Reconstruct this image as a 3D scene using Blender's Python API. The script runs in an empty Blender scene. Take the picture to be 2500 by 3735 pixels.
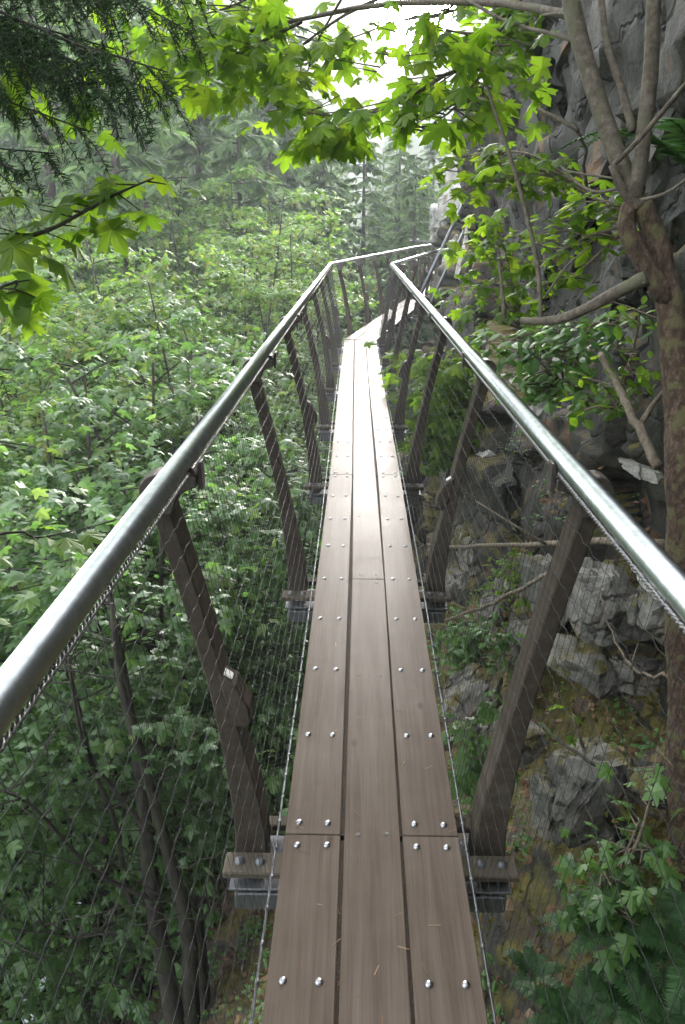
import bpy, bmesh, math, random
import numpy as np
from mathutils import Vector, Matrix, noise

R = math.radians
scene = bpy.context.scene
# ------------------------------------------------------------------ camera, world, sun, exposure
CAMX, CAMH = -0.04, 1.648
PITCH, YAW = R(20.05), R(1.096)
FPX = 2849.0
cam_data = bpy.data.cameras.new('camera')
cam = bpy.data.objects.new('camera', cam_data)
scene.collection.objects.link(cam)
cam.location = (CAMX, 0.0, CAMH)
cam.rotation_euler = (R(90) - PITCH, 0.0, YAW)
cam_data.sensor_fit = 'VERTICAL'
cam_data.sensor_height = 23.6
cam_data.lens = FPX / 3735.0 * 23.6
cam_data.clip_start = 0.05
cam_data.clip_end = 2000.0
scene.camera = cam

SUN_EL, SUN_AZ = R(14), R(11)
world = bpy.data.worlds.new('World')
scene.world = world
world.use_nodes = True
wn, wl = world.node_tree.nodes, world.node_tree.links
wn.clear()
w_out = wn.new('ShaderNodeOutputWorld')
w_bg = wn.new('ShaderNodeBackground')
w_sky = wn.new('ShaderNodeTexSky')
w_sky.sky_type = 'NISHITA'
w_sky.sun_disc = False
w_sky.sun_elevation = SUN_EL
w_sky.sun_rotation = SUN_AZ
w_sky.dust_density = 3.0
w_hs = wn.new('ShaderNodeHueSaturation')          # thin overcast: the blue is mostly gone
w_hs.inputs['Saturation'].default_value = 0.22
wl.new(w_sky.outputs[0], w_hs.inputs['Color'])
wl.new(w_hs.outputs[0], w_bg.inputs['Color'])
w_bg.inputs['Strength'].default_value = 0.15
wl.new(w_bg.outputs[0], w_out.inputs['Surface'])

sun_d = bpy.data.lights.new('sun', 'SUN')
sun_d.energy = 0.5
sun_d.angle = R(11)
sun_d.color = (1.0, 0.96, 0.9)
sun = bpy.data.objects.new('sun', sun_d)
scene.collection.objects.link(sun)
sun_dir = Vector((math.sin(SUN_AZ) * math.cos(SUN_EL), math.cos(SUN_AZ) * math.cos(SUN_EL), math.sin(SUN_EL)))
sun.rotation_euler = sun_dir.to_track_quat('Z', 'Y').to_euler()
sun.location = (0, 0, 30)

vs = scene.view_settings
vs.view_transform = 'Standard'
vs.look = 'None'
vs.gamma = 1.0
vs.exposure = 3.95
vs.use_curve_mapping = False
scene.cycles.max_bounces = 8
scene.cycles.diffuse_bounces = 4
scene.cycles.glossy_bounces = 3
scene.cycles.transmission_bounces = 4
scene.cycles.transparent_max_bounces = 4
scene.cycles.use_denoising = True
scene.cycles.sample_clamp_indirect = 4.0

# ------------------------------------------------------------------ small helpers
COL = scene.collection
RIGHT = np.array([math.cos(YAW), math.sin(YAW), 0.0])
FWD0 = np.array([-math.sin(YAW), math.cos(YAW), 0.0])
FWD = FWD0 * math.cos(PITCH) + np.array([0, 0, -math.sin(PITCH)])
UP = FWD0 * math.sin(PITCH) + np.array([0, 0, math.cos(PITCH)])
CAMP = np.array([CAMX, 0.0, CAMH])

def P(px, py, d):
    """photo pixel -> point on its ray at forward distance y = d (metres)"""
    r = FWD + RIGHT * ((px - 1250.0) / FPX) - UP * ((py - 1867.5) / FPX)
    return CAMP + r * (d / r[1])

def proj(p):
    v = np.asarray(p, float) - CAMP
    z = v @ FWD
    return 1250 + FPX * (v @ RIGHT) / z, 1867.5 - FPX * (v @ UP) / z, z

def props(o, label=None, cat=None, group=None, kind=None):
    if label: o['label'] = label
    if cat: o['category'] = cat
    if group: o['group'] = group
    if kind: o['kind'] = kind
    return o

def empty(name, loc=(0, 0, 0)):
    o = bpy.data.objects.new(name, None)
    o.empty_display_size = 0.1
    o.location = loc
    COL.objects.link(o)
    return o

def link(name, me, mat=None, parent=None, loc=None):
    o = bpy.data.objects.new(name, me)
    if mat is not None and not me.materials:
        me.materials.append(mat)
    COL.objects.link(o)
    if parent is not None:
        o.parent = parent
    if loc is not None:
        o.location = loc
    return o

class MB:
    """collects polygons; builds one mesh"""
    def __init__(self):
        self.v, self.f, self.s, self.n = [], [], [], 0
        self.t = []
    def add(self, verts, faces, smooth=False, tint=None):
        verts = np.asarray(verts, float).reshape(-1, 3)
        faces = np.asarray(faces, int)
        self.v.append(verts)
        self.f.append(faces + self.n)
        self.s.append(smooth)
        self.t.append(np.full(len(faces), -1.0) if tint is None else np.broadcast_to(np.asarray(tint, float), (len(faces),)).copy())
        self.n += len(verts)
        return self
    def box(self, a, b, rot=None):
        (x0, y0, z0), (x1, y1, z1) = a, b
        v = np.array([(x0,y0,z0),(x1,y0,z0),(x1,y1,z0),(x0,y1,z0),(x0,y0,z1),(x1,y0,z1),(x1,y1,z1),(x0,y1,z1)])
        f = [(0,3,2,1),(4,5,6,7),(0,1,5,4),(1,2,6,5),(2,3,7,6),(3,0,4,7)]
        return self.add(v, f)
    def tube(self, pts, rad, sides=6, cap=True):
        pts = np.asarray(pts, float)
        n = len(pts)
        rad = np.broadcast_to(np.asarray(rad, float), (n,))
        tan = np.gradient(pts, axis=0)
        tan /= np.linalg.norm(tan, axis=1)[:, None] + 1e-12
        ref = np.array([0.0, 0.0, 1.0]) if abs(tan[:, 2]).mean() < 0.8 else np.array([1.0, 0.0, 0.0])
        u = np.cross(tan, ref); u /= np.linalg.norm(u, axis=1)[:, None] + 1e-12
        w = np.cross(u, tan)
        a = np.arange(sides) * 2 * math.pi / sides
        ring = (np.cos(a)[None, :, None] * u[:, None, :] + np.sin(a)[None, :, None] * w[:, None, :]) * rad[:, None, None]
        v = (pts[:, None, :] + ring).reshape(-1, 3)
        i = np.arange(n - 1)[:, None] * sides
        j = np.arange(sides)[None, :]
        k = (j + 1) % sides
        f = np.stack([i + j, i + k, i + k + sides, i + j + sides], -1).reshape(-1, 4)
        self.add(v, f, True)
        if cap:
            for b, rev in ((0, False), (n - 1, True)):
                c = np.arange(sides) + b * sides
                tri = [(c[0], c[q], c[q + 1]) if rev else (c[0], c[q + 1], c[q]) for q in range(1, sides - 1)]
                self.f.append(np.array(tri) + self.n - len(v)); self.s.append(True)
                self.t.append(np.full(len(tri), -1.0))
        return self
    def mesh(self, name, mat=None, tint=False):
        me = bpy.data.meshes.new(name)
        if not self.v:
            return me
        V = np.concatenate(self.v)
        me.vertices.add(len(V)); me.vertices.foreach_set('co', V.ravel())
        ls, tot, sm, tn = [], [], [], []
        for f, s, t in zip(self.f, self.s, self.t):
            if len(f) == 0: continue
            ls.append(f.ravel()); tot.append(np.full(len(f), f.shape[1])); sm.append(np.full(len(f), s)); tn.append(t)
        L = np.concatenate(ls); T = np.concatenate(tot); S = np.concatenate(sm); TN = np.concatenate(tn)
        me.loops.add(len(L)); me.loops.foreach_set('vertex_index', L.astype(np.int32))
        me.polygons.add(len(T))
        st = np.concatenate([[0], np.cumsum(T)[:-1]])
        me.polygons.foreach_set('loop_start', st.astype(np.int32))
        me.polygons.foreach_set('use_smooth', S)
        if tint:
            at = me.attributes.new('tint', 'FLOAT', 'FACE')
            at.data.foreach_set('value', TN.astype(np.float32))
        me.update(calc_edges=True)
        if mat is not None: me.materials.append(mat)
        return me
    def build(self, name, mat, parent=None, tint=False, loc=None):
        return link(name, self.mesh(name, mat, tint), None, parent, loc)

def polyline(pts, n):
    """smooth resample of a few control points (Catmull-Rom)"""
    p = np.asarray(pts, float)
    m = len(p)
    if m == 2:
        t = np.linspace(0, 1, n)[:, None]
        return p[0] * (1 - t) + p[1] * t
    q = np.vstack([2 * p[0] - p[1], p, 2 * p[-1] - p[-2]])
    out = []
    for u in np.linspace(0, m - 1 - 1e-9, n):
        i = int(u); t = u - i
        a, b, c, d = q[i], q[i + 1], q[i + 2], q[i + 3]
        out.append(0.5 * ((2 * b) + (-a + c) * t + (2 * a - 5 * b + 4 * c - d) * t * t + (-a + 3 * b - 3 * c + d) * t ** 3))
    return np.array(out)

def bevel_mesh(me, w, seg=1):
    bm = bmesh.new(); bm.from_mesh(me)
    ed = [e for e in bm.edges if len(e.link_faces) == 2 and e.calc_face_angle(0) > 0.5]
    bmesh.ops.bevel(bm, geom=ed, offset=w, segments=seg, affect='EDGES', profile=0.5, clamp_overlap=True)
    bm.to_mesh(me); bm.free()
    return me

# ------------------------------------------------------------------ materials
def new_mat(name):
    m = bpy.data.materials.new(name)
    m.use_nodes = True
    nt = m.node_tree
    nt.nodes.clear()
    out = nt.nodes.new('ShaderNodeOutputMaterial')
    return m, nt, out

def N(nt, typ, **kw):
    n = nt.nodes.new(typ)
    for k, v in kw.items():
        if k in n.inputs: n.inputs[k].default_value = v
        else: setattr(n, k, v)
    return n

def ramp(nt, stops):
    n = nt.nodes.new('ShaderNodeValToRGB')
    cr = n.color_ramp
    while len(cr.elements) < len(stops): cr.elements.new(0.5)
    for e, (p, c) in zip(cr.elements, stops):
        e.position = p; e.color = (*c, 1.0) if len(c) == 3 else c
    return n

def leaf_mat(name, dark, light, trans, tw=0.45, rough=0.42, spec=0.5, third=None):
    m, nt, out = new_mat(name)
    L = nt.links
    at = N(nt, 'ShaderNodeAttribute', attribute_name='tint')
    oi = N(nt, 'ShaderNodeObjectInfo')
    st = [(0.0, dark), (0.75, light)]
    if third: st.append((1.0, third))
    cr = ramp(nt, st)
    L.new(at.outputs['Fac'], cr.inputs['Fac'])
    hs = N(nt, 'ShaderNodeHueSaturation')
    mr = N(nt, 'ShaderNodeMapRange', **{'To Min': 0.82, 'To Max': 1.18})
    L.new(oi.outputs['Random'], mr.inputs['Value'])
    L.new(mr.outputs[0], hs.inputs['Value'])
    L.new(cr.outputs[0], hs.inputs['Color'])
    pb = N(nt, 'ShaderNodeBsdfPrincipled', Roughness=rough)
    pb.inputs['Specular IOR Level'].default_value = spec
    L.new(hs.outputs[0], pb.inputs['Base Color'])
    tr = N(nt, 'ShaderNodeBsdfTranslucent')
    mx = N(nt, 'ShaderNodeMix', data_type='RGBA', blend_type='MULTIPLY')
    mx.inputs[0].default_value = 1.0
    L.new(hs.outputs[0], mx.inputs[6]); mx.inputs[7].default_value = (*trans, 1)
    L.new(mx.outputs[2], tr.inputs['Color'])
    ms = N(nt, 'ShaderNodeMixShader', Fac=tw)
    L.new(pb.outputs[0], ms.inputs[1]); L.new(tr.outputs[0], ms.inputs[2])
    L.new(ms.outputs[0], out.inputs['Surface'])
    return m

def bark_mat(name, c1, c2, c3, scale=9.0, bump=0.6, stretch=0.25, lichen=None):
    m, nt, out = new_mat(name)
    L = nt.links
    tc = N(nt, 'ShaderNodeTexCoord')
    mp = N(nt, 'ShaderNodeMapping'); mp.inputs['Scale'].default_value = (scale, scale, scale * stretch)
    L.new(tc.outputs['Object'], mp.inputs['Vector'])
    n1 = N(nt, 'ShaderNodeTexNoise', Scale=3.0, Detail=8.0, Roughness=0.7)
    L.new(mp.outputs[0], n1.inputs['Vector'])
    cr = ramp(nt, [(0.3, c1), (0.5, c2), (0.72, c3)])
    L.new(n1.outputs['Fac'], cr.inputs['Fac'])
    col = cr.outputs[0]
    if lichen:
        n2 = N(nt, 'ShaderNodeTexNoise', Scale=scale * 0.9, Detail=4.0)
        L.new(tc.outputs['Object'], n2.inputs['Vector'])
        r2 = ramp(nt, [(0.52, (0, 0, 0)), (0.62, (1, 1, 1))])
        L.new(n2.outputs['Fac'], r2.inputs['Fac'])
        mx = N(nt, 'ShaderNodeMix', data_type='RGBA')
        L.new(r2.outputs[0], mx.inputs[0]); L.new(col, mx.inputs[6]); mx.inputs[7].default_value = (*lichen, 1)
        col = mx.outputs[2]
    pb = N(nt, 'ShaderNodeBsdfPrincipled', Roughness=0.85)
    L.new(col, pb.inputs['Base Color'])
    b = N(nt, 'ShaderNodeBump', Strength=bump, Distance=0.02)
    L.new(n1.outputs['Fac'], b.inputs['Height']); L.new(b.outputs[0], pb.inputs['Normal'])
    L.new(pb.outputs[0], out.inputs['Surface'])
    return m

def plain_mat(name, col, rough=0.6, metal=0.0, var=0.15, scale=30.0, bump=0.1):
    m, nt, out = new_mat(name)
    L = nt.links
    tc = N(nt, 'ShaderNodeTexCoord')
    n1 = N(nt, 'ShaderNodeTexNoise', Scale=scale, Detail=5.0)
    L.new(tc.outputs['Object'], n1.inputs['Vector'])
    lo = tuple(c * (1 - var) for c in col); hi = tuple(min(1, c * (1 + var)) for c in col)
    cr = ramp(nt, [(0.3, lo), (0.7, hi)])
    L.new(n1.outputs['Fac'], cr.inputs['Fac'])
    pb = N(nt, 'ShaderNodeBsdfPrincipled', Roughness=rough, Metallic=metal)
    L.new(cr.outputs[0], pb.inputs['Base Color'])
    if bump:
        b = N(nt, 'ShaderNodeBump', Strength=bump, Distance=0.01)
        L.new(n1.outputs['Fac'], b.inputs['Height']); L.new(b.outputs[0], pb.inputs['Normal'])
    L.new(pb.outputs[0], out.inputs['Surface'])
    return m

def plank_mat(name, stops, rough=(0.29, 0.4), gscale=1.0):
    m, nt, out = new_mat(name)
    L = nt.links
    tc = N(nt, 'ShaderNodeTexCoord'); oi = N(nt, 'ShaderNodeObjectInfo')
    off = N(nt, 'ShaderNodeVectorMath', operation='MULTIPLY_ADD')
    L.new(tc.outputs['Object'], off.inputs[0]); off.inputs[1].default_value = (1, 1, 1)
    sc = N(nt, 'ShaderNodeVectorMath', operation='SCALE'); sc.inputs[0].default_value = (13.7, 5.1, 0); L.new(oi.outputs['Random'], sc.inputs['Scale'])
    L.new(sc.outputs[0], off.inputs[2])
    mp = N(nt, 'ShaderNodeMapping'); mp.inputs['Scale'].default_value = (34 * gscale, 1.1, 34 * gscale)
    L.new(off.outputs[0], mp.inputs['Vector'])
    g = N(nt, 'ShaderNodeTexNoise', Scale=1.0, Detail=8.0, Roughness=0.62, Distortion=0.6)
    L.new(mp.outputs[0], g.inputs['Vector'])
    mp2 = N(nt, 'ShaderNodeMapping'); mp2.inputs['Scale'].default_value = (220, 5, 220)
    L.new(off.outputs[0], mp2.inputs['Vector'])
    fg = N(nt, 'ShaderNodeTexNoise', Scale=1.0, Detail=3.0)
    L.new(mp2.outputs[0], fg.inputs['Vector'])
    bl = N(nt, 'ShaderNodeTexNoise', Scale=2.2, Detail=4.0, Roughness=0.6)
    L.new(off.outputs[0], bl.inputs['Vector'])
    a1 = N(nt, 'ShaderNodeMath', operation='MULTIPLY_ADD'); L.new(g.outputs['Fac'], a1.inputs[0]); a1.inputs[1].default_value = 0.55
    b1 = N(nt, 'ShaderNodeMath', operation='MULTIPLY'); L.new(bl.outputs['Fac'], b1.inputs[0]); b1.inputs[1].default_value = 0.45
    L.new(b1.outputs[0], a1.inputs[2])
    cr = ramp(nt, stops)
    L.new(a1.outputs[0], cr.inputs['Fac'])
    # fine dark grain
    fr = ramp(nt, [(0.35, (0.84, 0.84, 0.84)), (0.6, (1.04, 1.04, 1.04))])
    L.new(fg.outputs['Fac'], fr.inputs['Fac'])
    mx = N(nt, 'ShaderNodeMix', data_type='RGBA', blend_type='MULTIPLY'); mx.inputs[0].default_value = 0.7
    L.new(cr.outputs[0], mx.inputs[6]); L.new(fr.outputs[0], mx.inputs[7])
    # a few dark knots / scuffs
    vo = N(nt, 'ShaderNodeTexVoronoi', Scale=2.6); mp3 = N(nt, 'ShaderNodeMapping'); mp3.inputs['Scale'].default_value = (2.0, 1.0, 2.0)
    L.new(off.outputs[0], mp3.inputs['Vector']); L.new(mp3.outputs[0], vo.inputs['Vector'])
    kr = ramp(nt, [(0.02, (0.45, 0.42, 0.4)), (0.075, (1, 1, 1))])
    L.new(vo.outputs['Distance'], kr.inputs['Fac'])
    mk = N(nt, 'ShaderNodeMix', data_type='RGBA', blend_type='MULTIPLY'); mk.inputs[0].default_value = 0.8
    L.new(mx.outputs[2], mk.inputs[6]); L.new(kr.outputs[0], mk.inputs[7])
    pb = N(nt, 'ShaderNodeBsdfPrincipled')
    pb.inputs['Specular IOR Level'].default_value = 0.02
    L.new(mk.outputs[2], pb.inputs['Base Color'])
    mr = N(nt, 'ShaderNodeMapRange', **{'From Min': 0.3, 'From Max': 0.7, 'To Min': rough[0], 'To Max': rough[1]})
    L.new(bl.outputs['Fac'], mr.inputs['Value']); L.new(mr.outputs[0], pb.inputs['Roughness'])
    b = N(nt, 'ShaderNodeBump', Strength=0.12, Distance=0.004)
    L.new(fg.outputs['Fac'], b.inputs['Height']); L.new(b.outputs[0], pb.inputs['Normal'])
    L.new(pb.outputs[0], out.inputs['Surface'])
    return m

def rock_mat(name, dark, mid, light, moss=0.0, wet=0.0, soil=False, moss_cols=((0.035, 0.036, 0.008), (0.125, 0.10, 0.014))):
    m, nt, out = new_mat(name)
    L = nt.links
    tc = N(nt, 'ShaderNodeTexCoord')
    ge = N(nt, 'ShaderNodeNewGeometry')
    pos = ge.outputs['Position']
    n1 = N(nt, 'ShaderNodeTexNoise', Scale=1.6, Detail=10.0, Roughness=0.68, Distortion=0.4)
    n2 = N(nt, 'ShaderNodeTexNoise', Scale=14.0, Detail=8.0, Roughness=0.75)
    n3 = N(nt, 'ShaderNodeTexNoise', Scale=0.7, Detail=6.0, Roughness=0.6)
    n5 = N(nt, 'ShaderNodeTexNoise', Scale=75.0, Detail=4.0, Roughness=0.7)
    for n in (n1, n2, n3, n5): L.new(pos, n.inputs['Vector'])
    cr = ramp(nt, [(0.33, dark), (0.5, mid), (0.68, light)])
    ad = N(nt, 'ShaderNodeMath', operation='MULTIPLY_ADD'); ad.inputs[1].default_value = 0.6
    m2 = N(nt, 'ShaderNodeMath', operation='MULTIPLY'); m2.inputs[1].default_value = 0.4
    L.new(n2.outputs['Fac'], m2.inputs[0]); L.new(n1.outputs['Fac'], ad.inputs[0]); L.new(m2.outputs[0], ad.inputs[2])
    L.new(ad.outputs[0], cr.inputs['Fac'])
    # dark streak stains
    st = ramp(nt, [(0.45, (1, 1, 1)), (0.62, (0.5, 0.53, 0.5))])
    L.new(n3.outputs['Fac'], st.inputs['Fac'])
    mx = N(nt, 'ShaderNodeMix', data_type='RGBA', blend_type='MULTIPLY'); mx.inputs[0].default_value = 0.9
    L.new(cr.outputs[0], mx.inputs[6]); L.new(st.outputs[0], mx.inputs[7])
    sp = ramp(nt, [(0.36, (0.62, 0.6, 0.58)), (0.55, (1.05, 1.05, 1.05))])
    L.new(n5.outputs['Fac'], sp.inputs['Fac'])
    mx4 = N(nt, 'ShaderNodeMix', data_type='RGBA', blend_type='MULTIPLY'); mx4.inputs[0].default_value = 0.7
    L.new(mx.outputs[2], mx4.inputs[6]); L.new(sp.outputs[0], mx4.inputs[7])
    dn = N(nt, 'ShaderNodeTexNoise', Scale=2.2, Detail=3.0); L.new(pos, dn.inputs['Vector'])
    dv_ = N(nt, 'ShaderNodeVectorMath', operation='MULTIPLY_ADD'); L.new(dn.outputs['Color'], dv_.inputs[0]); dv_.inputs[1].default_value = (0.9, 0.9, 0.9); L.new(pos, dv_.inputs[2])
    mpv = N(nt, 'ShaderNodeMapping'); mpv.inputs['Rotation'].default_value = (0.3, 0.2, 0.5); mpv.inputs['Scale'].default_value = (1.0, 0.55, 1.5); L.new(dv_.outputs[0], mpv.inputs['Vector'])
    cracks = []
    for sc_v, wd_v in ((1.5, 0.035), (4.6, 0.05)):
        vv = N(nt, 'ShaderNodeTexVoronoi', Scale=sc_v, feature='DISTANCE_TO_EDGE'); L.new(mpv.outputs[0], vv.inputs['Vector'])
        cr_ = ramp(nt, [(0.0, (0.12, 0.12, 0.12)), (wd_v, (1, 1, 1))]); L.new(vv.outputs['Distance'], cr_.inputs['Fac'])
        cracks.append(cr_)
    for cr_, fa in zip(cracks, (0.65, 0.22)):
        mq = N(nt, 'ShaderNodeMix', data_type='RGBA', blend_type='MULTIPLY'); mq.inputs[0].default_value = fa
        L.new(mx4.outputs[2], mq.inputs[6]); L.new(cr_.outputs[0], mq.inputs[7]); mx4 = mq
    # rust coloured patches
    n4 = N(nt, 'ShaderNodeTexNoise', Scale=2.7, Detail=5.0); L.new(tc.outputs['Object'], n4.inputs['Vector'])
    rr = ramp(nt, [(0.6, (0, 0, 0)), (0.72, (0.6, 0.6, 0.6))]); L.new(n4.outputs['Fac'], rr.inputs['Fac'])
    mx2 = N(nt, 'ShaderNodeMix', data_type='RGBA'); L.new(rr.outputs[0], mx2.inputs[0]); L.new(mx4.outputs[2], mx2.inputs[6]); mx2.inputs[7].default_value = (0.2, 0.11, 0.055, 1)
    col = mx2.outputs[2]
    if soil:
        sz_ = N(nt, 'ShaderNodeSeparateXYZ'); L.new(ge.outputs['Normal'], sz_.inputs[0])
        sm_ = N(nt, 'ShaderNodeMath', operation='MULTIPLY_ADD'); sm_.inputs[1].default_value = 1.0; L.new(sz_.outputs['Z'], sm_.inputs[0]); L.new(n1.outputs['Fac'], sm_.inputs[2])
        sr = ramp(nt, [(0.5, (0, 0, 0)), (0.62, (1, 1, 1))])
        sd2 = N(nt, 'ShaderNodeMath', operation='MULTIPLY'); sd2.inputs[1].default_value = 0.5; L.new(sm_.outputs[0], sd2.inputs[0]); L.new(sd2.outputs[0], sr.inputs['Fac'])
        sc_ = ramp(nt, [(0.3, (0.022, 0.014, 0.009)), (0.5, (0.065, 0.042, 0.026)), (0.7, (0.13, 0.095, 0.065))]); L.new(n2.outputs['Fac'], sc_.inputs['Fac'])
        mx5 = N(nt, 'ShaderNodeMix', data_type='RGBA'); L.new(sr.outputs[0], mx5.inputs[0]); L.new(col, mx5.inputs[6]); L.new(sc_.outputs[0], mx5.inputs[7])
        col = mx5.outputs[2]
    if moss > 0:
        sx = N(nt, 'ShaderNodeSeparateXYZ'); L.new(ge.outputs['Normal'], sx.inputs[0])
        mm = N(nt, 'ShaderNodeMath', operation='MULTIPLY_ADD'); mm.inputs[1].default_value = 0.35; L.new(sx.outputs['Z'], mm.inputs[0])
        nm = N(nt, 'ShaderNodeTexNoise', Scale=3.3, Detail=6.0, Roughness=0.7); L.new(pos, nm.inputs['Vector']); L.new(nm.outputs['Fac'], mm.inputs[2])
        e = 0.92 - moss * 0.3
        rm = ramp(nt, [(e - 0.06, (0, 0, 0)), (e + 0.03, (1, 1, 1))]); L.new(mm.outputs[0], rm.inputs['Fac'])
        mc = ramp(nt, [(0.35, moss_cols[0]), (0.65, moss_cols[1])]); L.new(n2.outputs['Fac'], mc.inputs['Fac'])
        mx3 = N(nt, 'ShaderNodeMix', data_type='RGBA'); L.new(rm.outputs[0], mx3.inputs[0]); L.new(col, mx3.inputs[6]); L.new(mc.outputs[0], mx3.inputs[7])
        col = mx3.outputs[2]
    pb = N(nt, 'ShaderNodeBsdfPrincipled', Roughness=0.8 - 0.25 * wet)
    L.new(col, pb.inputs['Base Color'])
    b1 = N(nt, 'ShaderNodeBump', Strength=0.9, Distance=0.06); L.new(n1.outputs['Fac'], b1.inputs['Height'])
    b2 = N(nt, 'ShaderNodeBump', Strength=0.75, Distance=0.02); L.new(n2.outputs['Fac'], b2.inputs['Height']); L.new(b1.outputs[0], b2.inputs['Normal'])
    b3 = N(nt, 'ShaderNodeBump', Strength=0.8, Distance=0.03); L.new(cracks[0].outputs[0], b3.inputs['Height']); L.new(b2.outputs[0], b3.inputs['Normal'])
    b4 = N(nt, 'ShaderNodeBump', Strength=0.25, Distance=0.015); L.new(cracks[1].outputs[0], b4.inputs['Height']); L.new(b3.outputs[0], b4.inputs['Normal'])
    L.new(b4.outputs[0], pb.inputs['Normal'])
    L.new(pb.outputs[0], out.inputs['Surface'])
    return m

M = {}
M['plank'] = plank_mat('weathered_plank', [(0.3, (0.058, 0.043, 0.033)), (0.5, (0.094, 0.073, 0.058)), (0.7, (0.128, 0.106, 0.09))])
M['post'] = plank_mat('post_timber', [(0.3, (0.036, 0.029, 0.024)), (0.5, (0.064, 0.053, 0.043)), (0.7, (0.105, 0.09, 0.074))], rough=(0.6, 0.75))
M['beam'] = plank_mat('beam_timber', [(0.3, (0.055, 0.046, 0.037)), (0.5, (0.095, 0.08, 0.063)), (0.7, (0.14, 0.12, 0.096))], rough=(0.6, 0.75))
M['dirt'] = plain_mat('gap_dirt', (0.03, 0.018, 0.010), 0.9, 0, 0.7, 160.0, 0.4)
M['steel'] = plain_mat('brushed_steel', (0.47, 0.49, 0.49), 0.34, 1.0, 0.16, 38.0, 0.05)
M['bolt'] = plain_mat('bolt_steel', (0.34, 0.34, 0.36), 0.33, 1.0, 0.12, 90.0, 0.05)
M['galv'] = plain_mat('galvanised_steel', (0.15, 0.155, 0.165), 0.55, 0.75, 0.2, 40.0, 0.1)
M['bracket'] = plain_mat('dark_bracket_steel', (0.085, 0.072, 0.066), 0.5, 0.5, 0.3, 30.0, 0.1)
M['wire'] = plain_mat('net_wire', (0.018, 0.018, 0.018), 0.6, 0.1, 0.2, 60.0, 0.0)
M['rope'] = plain_mat('steel_rope', (0.25, 0.245, 0.25), 0.4, 0.8, 0.4, 400.0, 0.3)
M['lens'] = plain_mat('lamp_lens', (0.75, 0.75, 0.72), 0.3, 0.0, 0.05, 20.0, 0.0)
M['hole'] = plain_mat('screw_recess', (0.03, 0.022, 0.018), 0.6, 0.3, 0.2, 50.0, 0.0)

M['leaf_maple'] = leaf_mat('maple_leaf', (0.058, 0.128, 0.042), (0.118, 0.215, 0.074), (1.5, 1.55, 0.9), 0.52, 0.38, 0.6, (0.17, 0.23, 0.08))
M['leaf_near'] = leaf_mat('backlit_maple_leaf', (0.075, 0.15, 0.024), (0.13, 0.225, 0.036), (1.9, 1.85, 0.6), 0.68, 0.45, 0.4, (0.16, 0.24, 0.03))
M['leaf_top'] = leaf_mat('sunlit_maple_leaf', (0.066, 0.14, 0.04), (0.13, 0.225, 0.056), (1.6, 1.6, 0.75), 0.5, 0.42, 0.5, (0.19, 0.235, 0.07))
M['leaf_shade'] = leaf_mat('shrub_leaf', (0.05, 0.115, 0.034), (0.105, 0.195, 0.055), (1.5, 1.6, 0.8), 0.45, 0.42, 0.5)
M['conifer'] = leaf_mat('conifer_needles', (0.045, 0.09, 0.036), (0.11, 0.175, 0.07), (1.5, 1.65, 1.0), 0.45, 0.6, 0.25, (0.15, 0.23, 0.08))
M['cedar'] = leaf_mat('dark_conifer_needles', (0.010, 0.026, 0.010), (0.024, 0.056, 0.018), (1.2, 1.3, 0.8), 0.25, 0.6, 0.25, (0.04, 0.09, 0.022))
M['fern'] = leaf_mat('fern_frond', (0.026, 0.068, 0.024), (0.055, 0.125, 0.04), (1.2, 1.35, 0.7), 0.3, 0.5, 0.35)
M['litter'] = leaf_mat('dead_leaves', (0.06, 0.032, 0.016), (0.17, 0.10, 0.055), (1, 1, 1), 0.15, 0.8, 0.2, (0.30, 0.22, 0.15))
M['seed'] = leaf_mat('maple_seed_tassel', (0.16, 0.18, 0.06), (0.26, 0.26, 0.10), (1.1, 1, 0.8), 0.35, 0.6, 0.3, (0.34, 0.27, 0.14))
M['bark_dark'] = bark_mat('wet_dark_bark', (0.012, 0.010, 0.008), (0.03, 0.025, 0.019), (0.07, 0.058, 0.044), 9.0, 0.5, 0.3, (0.03, 0.04, 0.012))
M['bark_grey'] = bark_mat('smooth_grey_bark', (0.045, 0.034, 0.025), (0.10, 0.08, 0.062), (0.19, 0.16, 0.125), 16.0, 0.5, 1.0, (0.10, 0.095, 0.06))
M['bark_red'] = bark_mat('flaky_red_bark', (0.02, 0.013, 0.009), (0.085, 0.05, 0.032), (0.24, 0.17, 0.12), 22.0, 1.2, 0.5, (0.14, 0.125, 0.055))
M['bark_con'] = bark_mat('conifer_bark', (0.03, 0.024, 0.02), (0.07, 0.056, 0.046), (0.12, 0.10, 0.085), 6.0, 0.8, 0.2)
M['twig'] = bark_mat('dry_twig', (0.06, 0.045, 0.03), (0.14, 0.11, 0.08), (0.24, 0.2, 0.15), 20.0, 0.3, 0.6)
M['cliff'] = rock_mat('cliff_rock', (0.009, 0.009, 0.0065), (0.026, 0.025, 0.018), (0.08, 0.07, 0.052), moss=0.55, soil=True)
M['slab'] = rock_mat('rock_slab', (0.06, 0.058, 0.05), (0.17, 0.162, 0.143), (0.36, 0.345, 0.31), moss=0.25)
M['slab_dark'] = rock_mat('dark_shaded_rock_slab', (0.011, 0.012, 0.009), (0.026, 0.027, 0.02), (0.062, 0.058, 0.045), moss=0.12)  # dark wet rock, with shade of overhang and canopy put into the colour
M['slab_pale'] = rock_mat('pale_rock_slab', (0.26, 0.25, 0.23), (0.48, 0.46, 0.43), (0.68, 0.65, 0.61), moss=0.05)
M['ground'] = rock_mat('forest_floor', (0.025, 0.022, 0.012), (0.05, 0.05, 0.022), (0.10, 0.085, 0.05), moss=1.1, moss_cols=((0.018, 0.035, 0.01), (0.04, 0.07, 0.018)))

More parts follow.
